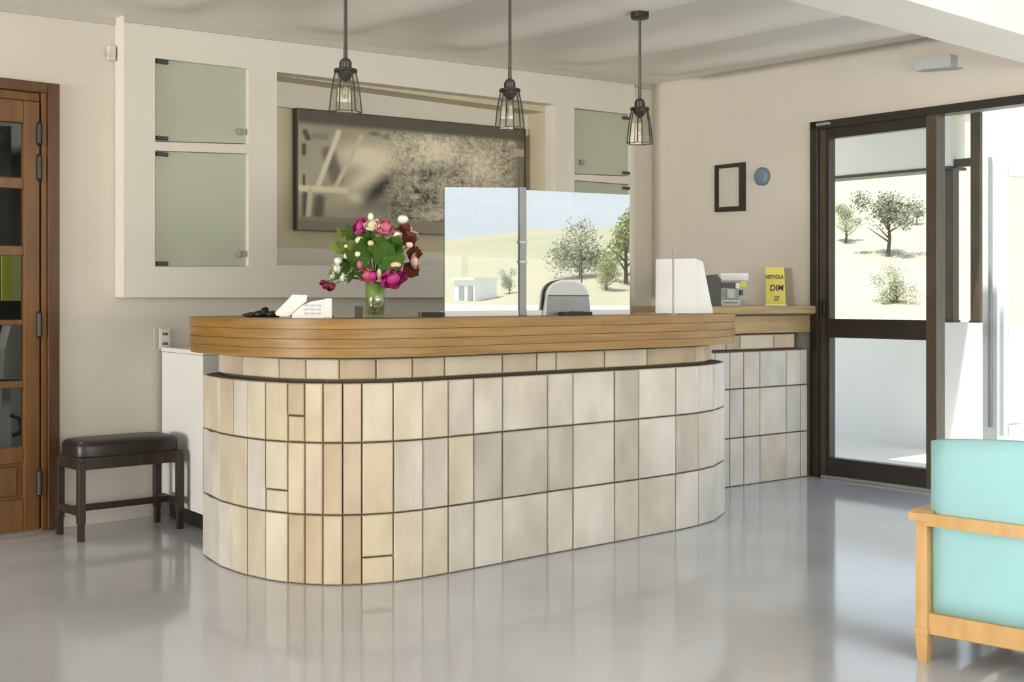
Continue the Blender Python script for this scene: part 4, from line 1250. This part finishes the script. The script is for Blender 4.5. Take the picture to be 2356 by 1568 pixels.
# blooms
rose(830, 524, 25, M_mag, 0.02, 1, (0.85, 0.85, 1.15)); rose(857, 520, 22, M_crm, -0.02, 2); rose(886, 526, 27, M_pink, -0.02, 3)
rose(848, 632, 25, M_pink, -0.07, 4, (1.1, 1, 0.8)); rose(902, 638, 33, M_mag, -0.09, 5, (1.05, 1, 0.85)); rose(757, 656, 25, M_crim, -0.03, 6, (1.15, 0.9, 0.55))
rose(936, 540, 27, M_crm, 0.05, 7, (1.15, 1, 0.85)); rose(953, 600, 18, M_pch, -0.02, 8, (0.9, 0.9, 1.1)); rose(776, 617, 17, M_wht, -0.02, 9); rose(766, 632, 15, M_wht, 0.0, 10)
for (u, v, rx, rz, m, dd) in ((927, 504, 13, 10.5, M_wht, 0.0), (828, 553, 11, 9, M_wht, -0.03), (853, 559, 7.5, 6.5, M_pch, -0.08), (874, 548, 10, 7, M_pch, -0.06), (885, 552, 7, 7, M_pch, -0.06),
                              (800, 588, 9, 8, M_wht, -0.03), (823, 584, 7, 7, M_wht, -0.04), (912, 609, 14, 7.5, M_pch, -0.10), (828, 609, 7, 10, M_pink, -0.09), (872, 630, 6, 13, M_pch, -0.12),
                              (942, 563, 9, 7, M_pch, -0.06), (778, 600, 10, 9, M_wht, -0.02), (913, 540, 9, 8, M_wht, -0.03), (797, 566, 6, 5, M_crm, -0.02), (838, 557, 9, 7, M_crm, -0.01),
                              (853, 498, 7, 9, M_wht, 0.0), (788, 636, 8, 11, M_wht, -0.02), (744, 648, 7, 5, M_crim, -0.03), (858, 634, 8, 9, M_mag, -0.14)):
    bud(u, v, rx, rz, m, dd)

# low black tray
p = bar_at(995, 0.30); k = p.y / F
ty = thing('pen_tray', 'low black tray on the counter left of the narrow screen', 'tray', p)
MB().box(p + XC * (-27 * k), XC * 54 * k, yv * 0.10, UP * 9 * k, bev=0.001).build('tray_body', M_black, ty)
MB().box(p + XC * (-28.5 * k) - yv * 0.002, XC * 3 * k, yv * 0.104, UP * 10.5 * k).build('tray_end', M_wood, ty)
MB().box(p + XC * (-27 * k) - yv * 0.002 + UP * 9 * k, XC * 54 * k, yv * 0.104, UP * 1.4 * k).build('tray_rim', M_gdark, ty)

# grey arch-shaped screen with white rim
p = bar_at(1307, 0.290); k = p.y / F
arch = thing('display_screen', 'grey arch-shaped display with pale rim on the counter', 'display', p)
def arch_poly(w0, w1, h, n=16):
    pts = [(-w0, 0)]
    for i in range(n + 1):
        a = math.pi * (1 - i / n)
        pts.append((w1 * math.copysign(abs(math.cos(a)) ** 0.8, math.cos(a)), h * (0.52 + 0.48 * math.sin(a) ** 0.9)))
    pts.append((w0, 0))
    return pts
ap = arch_poly(59, 53, 81)
al_ = [p + bdir * (x * k * 1.0) * 1.28 + UP * (z * k) for x, z in ap]
MB().prism(al_, -bn * 0.012).build('shell', M_white, arch)
ip = [p + bdir * (x * k * 1.28 * 0.945) + UP * (z * k * 0.955) + bn * 0.003 for x, z in ap]
MB().prism(ip, -bn * 0.01).build('face', M_lgrey, arch)
low = [(x, z) for x, z in ap if z < 46]
lz = 44
ip2 = [p + bdir * (x * k * 1.28 * 0.94) + UP * (z * k) + bn * 0.006 for x, z in ((-58, 1), (-54, lz), (54, lz), (58, 1))]
MB().prism(ip2, -bn * 0.006).build('lower_panel', M_grey, arch)
MB().box(p + bdir * (-54 * k * 1.2) + UP * (lz * k) + bn * 0.004, bdir * 108 * k * 1.2, bn * 0.006, UP * 2.0 * k).build('crease', M_gdark, arch)
p = bar_at(1331, 0.20); k = p.y / F
bb = thing('card_reader', 'flat black card reader at the foot of the grey arch display', 'reader', p)
MB().box(p - bdir * 0.092, bdir * 0.185, -bn * 0.04, UP * 0.016, bev=0.002).build('reader_body', M_black, bb)
MB().box(p - bdir * 0.03 + UP * 0.016, bdir * 0.06, -bn * 0.03, UP * 0.003).build('keypad', M_gdark, bb)

# white tapered desktop computer
p = bar_at(1574, 0.12); k = p.y / F
pcx = thing('desktop_computer', 'white tapered desktop computer at the right end of the counter', 'computer', p)
def P3(u, z, dy): return Vector(((u - CX) / F * (p.y + dy), p.y + dy, ZT + z))
hgt = 128 * k
fl = [P3(1508, 0.004, 0), P3(1603, 0.004, -0.03), P3(1600, hgt, -0.03), P3(1509, hgt - 0.004, 0)]
bk_ = [P3(1520, 0.004, 0.22), P3(1641, 0.004, 0.10), P3(1617, hgt - 0.012, 0.10), P3(1520, hgt - 0.016, 0.18)]
MB().add(fl + bk_, [(0, 1, 2, 3), (7, 6, 5, 4), (0, 4, 5, 1), (1, 5, 6, 2), (2, 6, 7, 3), (3, 7, 4, 0)]).build('housing', M_white, pcx)
sfz = 0.0015
MB().prism([P3(1512, 0.03, -0.002), P3(1598, 0.03, -0.03), P3(1596, hgt - 0.01, -0.03), P3(1513, hgt - 0.012, -0.002)], V(0, -sfz, 0)).build('front_panel', M_white, pcx)
MB().box(P3(1500, 0.0, 0.0), bdir * 0.25, -bn * 0.12, UP * 0.006).build('foot', M_lgrey, pcx)
# slim upright rod in front
p = bar_at(1549, 0.0); k = p.y / F
rd = thing('upright_rod', 'slim grey rod standing before the white computer', 'rod', p)
MB().tube([p, p + UP * (157 * k)], 0.0045, 10).build('rod_shaft', M_grey, rd)
MB().lathe(p, [(0.02, 0.0), (0.02, 0.004), (0.006, 0.008)], 20).build('rod_base', M_grey, rd)

# ---- on the side counter
def side_at(u, back):
    k_ = (u - CX) / F
    o_ = rc0 - rn * back
    s = (k_ * o_.y - o_.x) / (rdir.x - k_ * rdir.y)
    q = o_ + rdir * s
    return Vector((q.x, q.y, ZS))
p = side_at(1646, 0.12); k = p.y / F
bx_ = thing('file_holder', 'black slanted file holder behind the white computer', 'holder', p)
prof = [(-8, 0), (13, 0), (13, 62), (8, 68), (-26, 66), (-26, 30)]
MB().prism([p + XC * (x * k) + UP * (z * k) for x, z in prof], Vector((0, 0.12, 0))).build('holder_body', M_black, bx_)
MB().prism([p + XC * (x * k) + UP * (z * k) + Vector((0, 0.01, 0)) for x, z in ((-20, 66), (6, 68), (6, 73), (-18, 71))], Vector((0, 0.1, 0))).build('files', M_black, bx_)
p = side_at(1690, 0.16); k = p.y / F
rp = thing('receipt_printer', 'grey receipt printer with paper and green tag beside the file holder', 'printer', p)
def rb(name, x0, x1, z0, z1, y0, y1, m, bev=0.001):
    MB().box(p + XC * (x0 * k) + UP * (z0 * k) + V(0, y0, 0), XC * (x1 - x0) * k, V(0, y1 - y0, 0), UP * (z1 - z0) * k, bev=bev).build(name, m, rp)
rb('printer_base', -32, 12, 0, 14, -0.02, 0.10, M_lgrey); rb('printer_body', -32, 11, 14, 40, 0.0, 0.10, M_grey); rb('body_panel', -18, 0, 18, 38, -0.006, 0.0, M_lgrey)
rb('dark_slot', -30, 2, 41, 53, 0.005, 0.10, M_black); rb('paper_roll', 2, 12, 40, 53, -0.004, 0.09, M_white); rb('top_cover', -32, 24, 53, 58, -0.004, 0.10, M_grey)
rb('green_tag', 13, 27, 44, 57, -0.006, 0.0, M_lime); rb('side_key', 13, 20, 24, 37, 0.0, 0.05, M_gdark); rb('paper_sheet', -30, 34, 59, 75, 0.03, 0.034, M_white, 0)
rb('plug_strip', 12, 34, 2, 12, 0.0, 0.03, M_grey); rb('base_line', -26, 6, 6, 8, -0.023, -0.02, M_gdark, 0)

# yellow sign with lettering
p = side_at(1785, 0.17); k = p.y / F
ys_ = thing('yellow_sign', 'yellow card sign with dark lettering on the side counter', 'sign', p)
MB().prism([p + XC * (x * k) + UP * (z * k) + V(0, z * k * 0.10, 0) for x, z in ((-23, 1), (23, 1), (21, 88), (-22, 88))], V(0, 0.004, 0)).build('sign_card', M_yel, ys_)
MB().box(p + XC * (-26 * k) + V(0, -0.006, 0), XC * 52 * k, V(0, 0.05, 0), UP * 0.006, bev=0.001).build('sign_foot', M_lampg, ys_)
def lettering(txt, xc, zc, hpx, wpx, m, shear=0.0):
    cu_ = bpy.data.curves.new('lettering', 'FONT')
    cu_.body = txt; cu_.align_x = 'CENTER'; cu_.align_y = 'CENTER'; cu_.size = 1.0; cu_.shear = shear; cu_.offset = 0.02; cu_.extrude = 0.01
    to = bpy.data.objects.new('tmp_text', cu_); C.objects.link(to)
    bpy.context.view_layer.update()
    me = bpy.data.meshes.new_from_object(to.evaluated_get(bpy.context.evaluated_depsgraph_get()))
    bpy.data.objects.remove(to)
    xs = [v.co.x for v in me.vertices]; ysv = [v.co.y for v in me.vertices]
    cx, cy = (min(xs) + max(xs)) / 2, (min(ysv) + max(ysv)) / 2
    fx, fz = wpx * k / (max(xs) - min(xs)), hpx * k / (max(ysv) - min(ysv))
    org = p + XC * (xc * k) + UP * (zc * k)
    vs = []
    for v in me.vertices:
        dz = (v.co.y - cy) * fz
        z = zc * k + dz
        vs.append(p + XC * (xc * k + (v.co.x - cx) * fx) + UP * z + V(0, z * 0.10 - 0.0012 - v.co.z * 0.02, 0))
    fs = [tuple(f.vertices) for f in me.polygons]
    MB().add(vs, fs).build('lettering', m, ys_)
lettering('HSTVOLA', -1, 66, 9, 40, M_ink); lettering('DIM', 3, 41, 14, 31, M_ink, 0.1); lettering('07', 3, 16, 12, 12, M_ink, 0.2)

# ================================================================== on the walls
def rquad(px, off): return [on_right(u, v, off) for u, v in px]
fo = [(1649, 381), (1716, 373), (1716, 485), (1649, 488)]
fi = [(1656, 388), (1705, 384), (1705, 474), (1656, 477)]
fc = on_right(1682, 487, 0)
wfm = thing('picture_frame', 'small dark wooden picture frame on the wall beside the blue sensor', 'frame', fc)
O, I = rquad(fo, 0.002), rquad(fi, 0.002)
for kk in range(4):
    MB().prism([O[kk], O[(kk + 1) % 4], I[(kk + 1) % 4], I[kk]], NR * 0.022).build('frame_side', M_bench, wfm)
MB().prism(rquad([(1652, 384), (1711, 379), (1711, 480), (1652, 483)], 0.002), NR * 0.008).build('blank_sheet', mat('sheet_grey', (0.60, 0.57, 0.51), 0.5), wfm)
c = on_right(1756, 406, 0.0)
ov = thing('wall_sensor', 'blue-grey oval device on the wall right of the small frame', 'sensor', c)
def oval(rx, rz, d0, d1, name, m, dz=0.0, dome=0.0):
    n = 28
    vs = []
    lay = [(d0, 1.0), (d0 + (d1 - d0) * 0.6, 1.0), (d0 + (d1 - d0) * 0.9, 0.86), (d1, 0.6)]
    for d, s in lay:
        vs += [c + DR * (rx * s * math.cos(2 * math.pi * q / n)) + UP * (rz * s * math.sin(2 * math.pi * q / n) + dz) + NR * d for q in range(n)]
    fs = [tuple(range(n)), tuple(range(4 * n - 1, 3 * n - 1, -1))]
    for i in range(3):
        fs += [(i * n + q, i * n + (q + 1) % n, (i + 1) * n + (q + 1) % n, (i + 1) * n + q) for q in range(n)]
    MB().add(vs, fs).build(name, m, ov, smooth=True)
rxo = (on_right(1772, 406) - on_right(1740, 406)).length / 2
oval(rxo, 21 * c.y / F, 0.001, 0.035, 'sensor_body', M_blue)
MB().box(c - DR * rxo * 0.95 + NR * 0.022 - UP * 0.010, DR * rxo * 1.9, NR * 0.004, UP * 0.004).build('seam', M_gdark, ov)
# emergency light near the beam
eo = [(2120, 140), (2203, 128), (2203, 159), (2120, 166)]
ec = on_right(2160, 160)
em = thing('emergency_light', 'grey box light high on the wall above the glass door', 'light fixture', ec)
MB().prism(rquad(eo, 0.001), NR * 0.07).build('housing', M_lgrey, em)
MB().prism(rquad([(2122, 160), (2202, 152), (2202, 158), (2122, 164)], 0.071), NR * 0.004).build('lower_lip', M_grey, em)
# sockets
soc = thing('wall_socket', 'white double socket on the wall above the staff desk', 'socket', on_back(372, 803))
MB().prism([on_back(u, v, 0.001) for u, v in ((366, 756), (389, 757), (389, 802), (366, 802))], NB * 0.012).build('face_plate', M_white, soc)
for v in (768, 790):
    q = MB().prism([on_back(u, v + dv, 0.013) for u, dv in ((371, -8), (386, -8), (386, 8), (371, 8))], NB * 0.003).build('outlet', M_white, soc)
    for u in (375, 380, 384):
        MB().prism([on_back(u + a, v + b_, 0.0165) for a, b_ in ((-1.3, -3), (1.3, -3), (1.3, 3), (-1.3, 3))], NB * 0.0015).build('slot', M_gdark, q)
MB().prism([on_back(u, v, 0.001) for u, v in ((354, 755), (357, 755), (357, 802), (354, 802))], NB * 0.006).build('cable_trim', M_wall, soc)
sn = thing('motion_sensor', 'small pale box high on the wall left of the cabinet', 'sensor', on_back(250, 138))
MB().box(on_back(244, 139, 0.001), DB * 0.04, NB * 0.03, UP * 0.075, bev=0.006).build('sensor_case', M_wall, sn)
MB().box(on_back(246, 130, 0.031), DB * 0.026, NB * 0.004, UP * 0.025, bev=0.001).build('lens', M_lgrey, sn)

# ================================================================== turquoise armchair
ac0 = on_floor(2126, 1518)                   # foot of the near-left leg
cx_ = Vector((0.73, -0.68, 0)).normalized()  # along the back of the chair, to the right
cy_ = Vector((-cx_.y, cx_.x, 0))             # forward, away from the viewer
if cy_.y < 0: cy_ = -cy_
arm = thing('armchair', 'turquoise armchair with pale beech frame at the right edge', 'armchair', ac0)
ACW, ACD = 0.66, 0.62
def ac(x, y, z): return ac0 + cx_ * x + cy_ * y + UP * z
def abox(name, x0, x1, y0, y1, z0, z1, m, bev=0.004, smooth=False):
    return MB().box(ac(x0, y0, z0), cx_ * (x1 - x0), cy_ * (y1 - y0), UP * (z1 - z0), bev=bev).build(name, m, arm, smooth=smooth)
def aleg(x, y, h, name='leg'):
    b = MB()
    w = 0.019
    lay = [(0.0, 0.75), (0.05, 0.95), (0.085, 1.0), (0.0851, 1.15), (0.105, 1.15), (0.1051, 1.0), (h * 0.6, 0.95), (h, 0.9)]
    vs = []
    for z, s in lay:
        vs += [ac(x + a * w * s, y + b_ * w * s, z) for a, b_ in ((-1, -1), (1, -1), (1, 1), (-1, 1))]
    fs = [(3, 2, 1, 0), tuple(len(vs) - 4 + q for q in range(4))]
    for i in range(len(lay) - 1):
        fs += [(i * 4 + q, i * 4 + (q + 1) % 4, (i + 1) * 4 + (q + 1) % 4, (i + 1) * 4 + q) for q in range(4)]
    b.add(vs, fs).build(name, M_beech, arm)
aleg(0, 0, 0.435); aleg(ACW, 0, 0.435); aleg(0.0, ACD, 0.435); aleg(ACW, ACD, 0.435)
# upholstered back: gently curved slab
def curved_slab(name, x0, x1, z0, z1, y0, th, m, bow=0.03, crown=0.015, parent=arm):
    nx, nz = 12, 8
    vs, fs = [], []
    for side_ in (0, 1):
        for j in range(nz + 1):
            for i in range(nx + 1):
                s, t = i / nx, j / nz
                ed = min(1, min(s, 1 - s, t, 1 - t) * 9)
                rnd_ = 0.014 * (1 - ed) ** 2
                y = y0 - bow * 4 * s * (1 - s) + (th if side_ else 0) + (rnd_ if not side_ else -rnd_)
                z = z0 + (z1 - z0) * t + crown * 4 * s * (1 - s) * t
                vs.append(ac(x0 + (x1 - x0) * s, y + 0.05 * (t - 0.5) * 0, z))
    N = (nx + 1) * (nz + 1)
    for j in range(nz):
        for i in range(nx):
            a = j * (nx + 1) + i
            fs += [(a, a + 1, a + nx + 2, a + nx + 1), (N + a + nx + 1, N + a + nx + 2, N + a + 1, N + a)]
    for j in range(nz):
        a, b_ = j * (nx + 1), j * (nx + 1) + nx
        fs += [(a, a + nx + 1, N + a + nx + 1, N + a), (b_, N + b_, N + b_ + nx + 1, b_ + nx + 1)]
    for i in range(nx):
        a, b_ = i, nz * (nx + 1) + i
        fs += [(a, N + a, N + a + 1, a + 1), (b_, b_ + 1, N + b_ + 1, N + b_)]
    return MB().add(vs, fs).build(name, m, parent, smooth=True)
curved_slab('backrest', 0.016, ACW - 0.016, 0.145, 0.675, 0.0, 0.10, M_turq, bow=0.012)
abox('back_rail', 0.012, ACW - 0.012, -0.012, 0.03, 0.085, 0.150, M_beech)
rail = MB()
n = 14
vs = []
for i in range(n + 1):
    s = i / n
    y = -0.020 - 0.014 * 4 * s * (1 - s)
    for (dy, dz) in ((0, 0.418), (0, 0.456), (0.024, 0.456), (0.024, 0.418)):
        vs.append(ac(-0.02 + (ACW + 0.04) * s, y + dy, dz))
fs = [(0, 1, 2, 3), tuple(4 * n + q for q in (3, 2, 1, 0))]
for i in range(n):
    fs += [(i * 4 + q, i * 4 + (q + 1) % 4, (i + 1) * 4 + (q + 1) % 4, (i + 1) * 4 + q) for q in range(4)]
rail.add(vs, fs).build('arm_back_rail', M_beech, arm)
for xa in (-0.04, ACW - 0.03):
    b = MB()
    prof = [(-0.025, 0.432), (ACD + 0.03, 0.432), (ACD + 0.05, 0.440), (ACD + 0.03, 0.455), (0.25, 0.462), (0.0, 0.462), (-0.025, 0.455)]
    b.prism([ac(xa, y, z) for y, z in prof], cx_ * 0.07)
    b.build('armrest', M_beech, arm)
    abox('side_rail', xa + 0.025, xa + 0.05, 0.0, ACD, 0.09, 0.15, M_beech)
abox('front_rail', 0.01, ACW - 0.01, ACD - 0.02, ACD + 0.005, 0.09, 0.15, M_beech)
abox('seat_cushion', 0.02, ACW - 0.02, 0.09, ACD + 0.02, 0.15, 0.30, M_turq, bev=0.025, smooth=True)
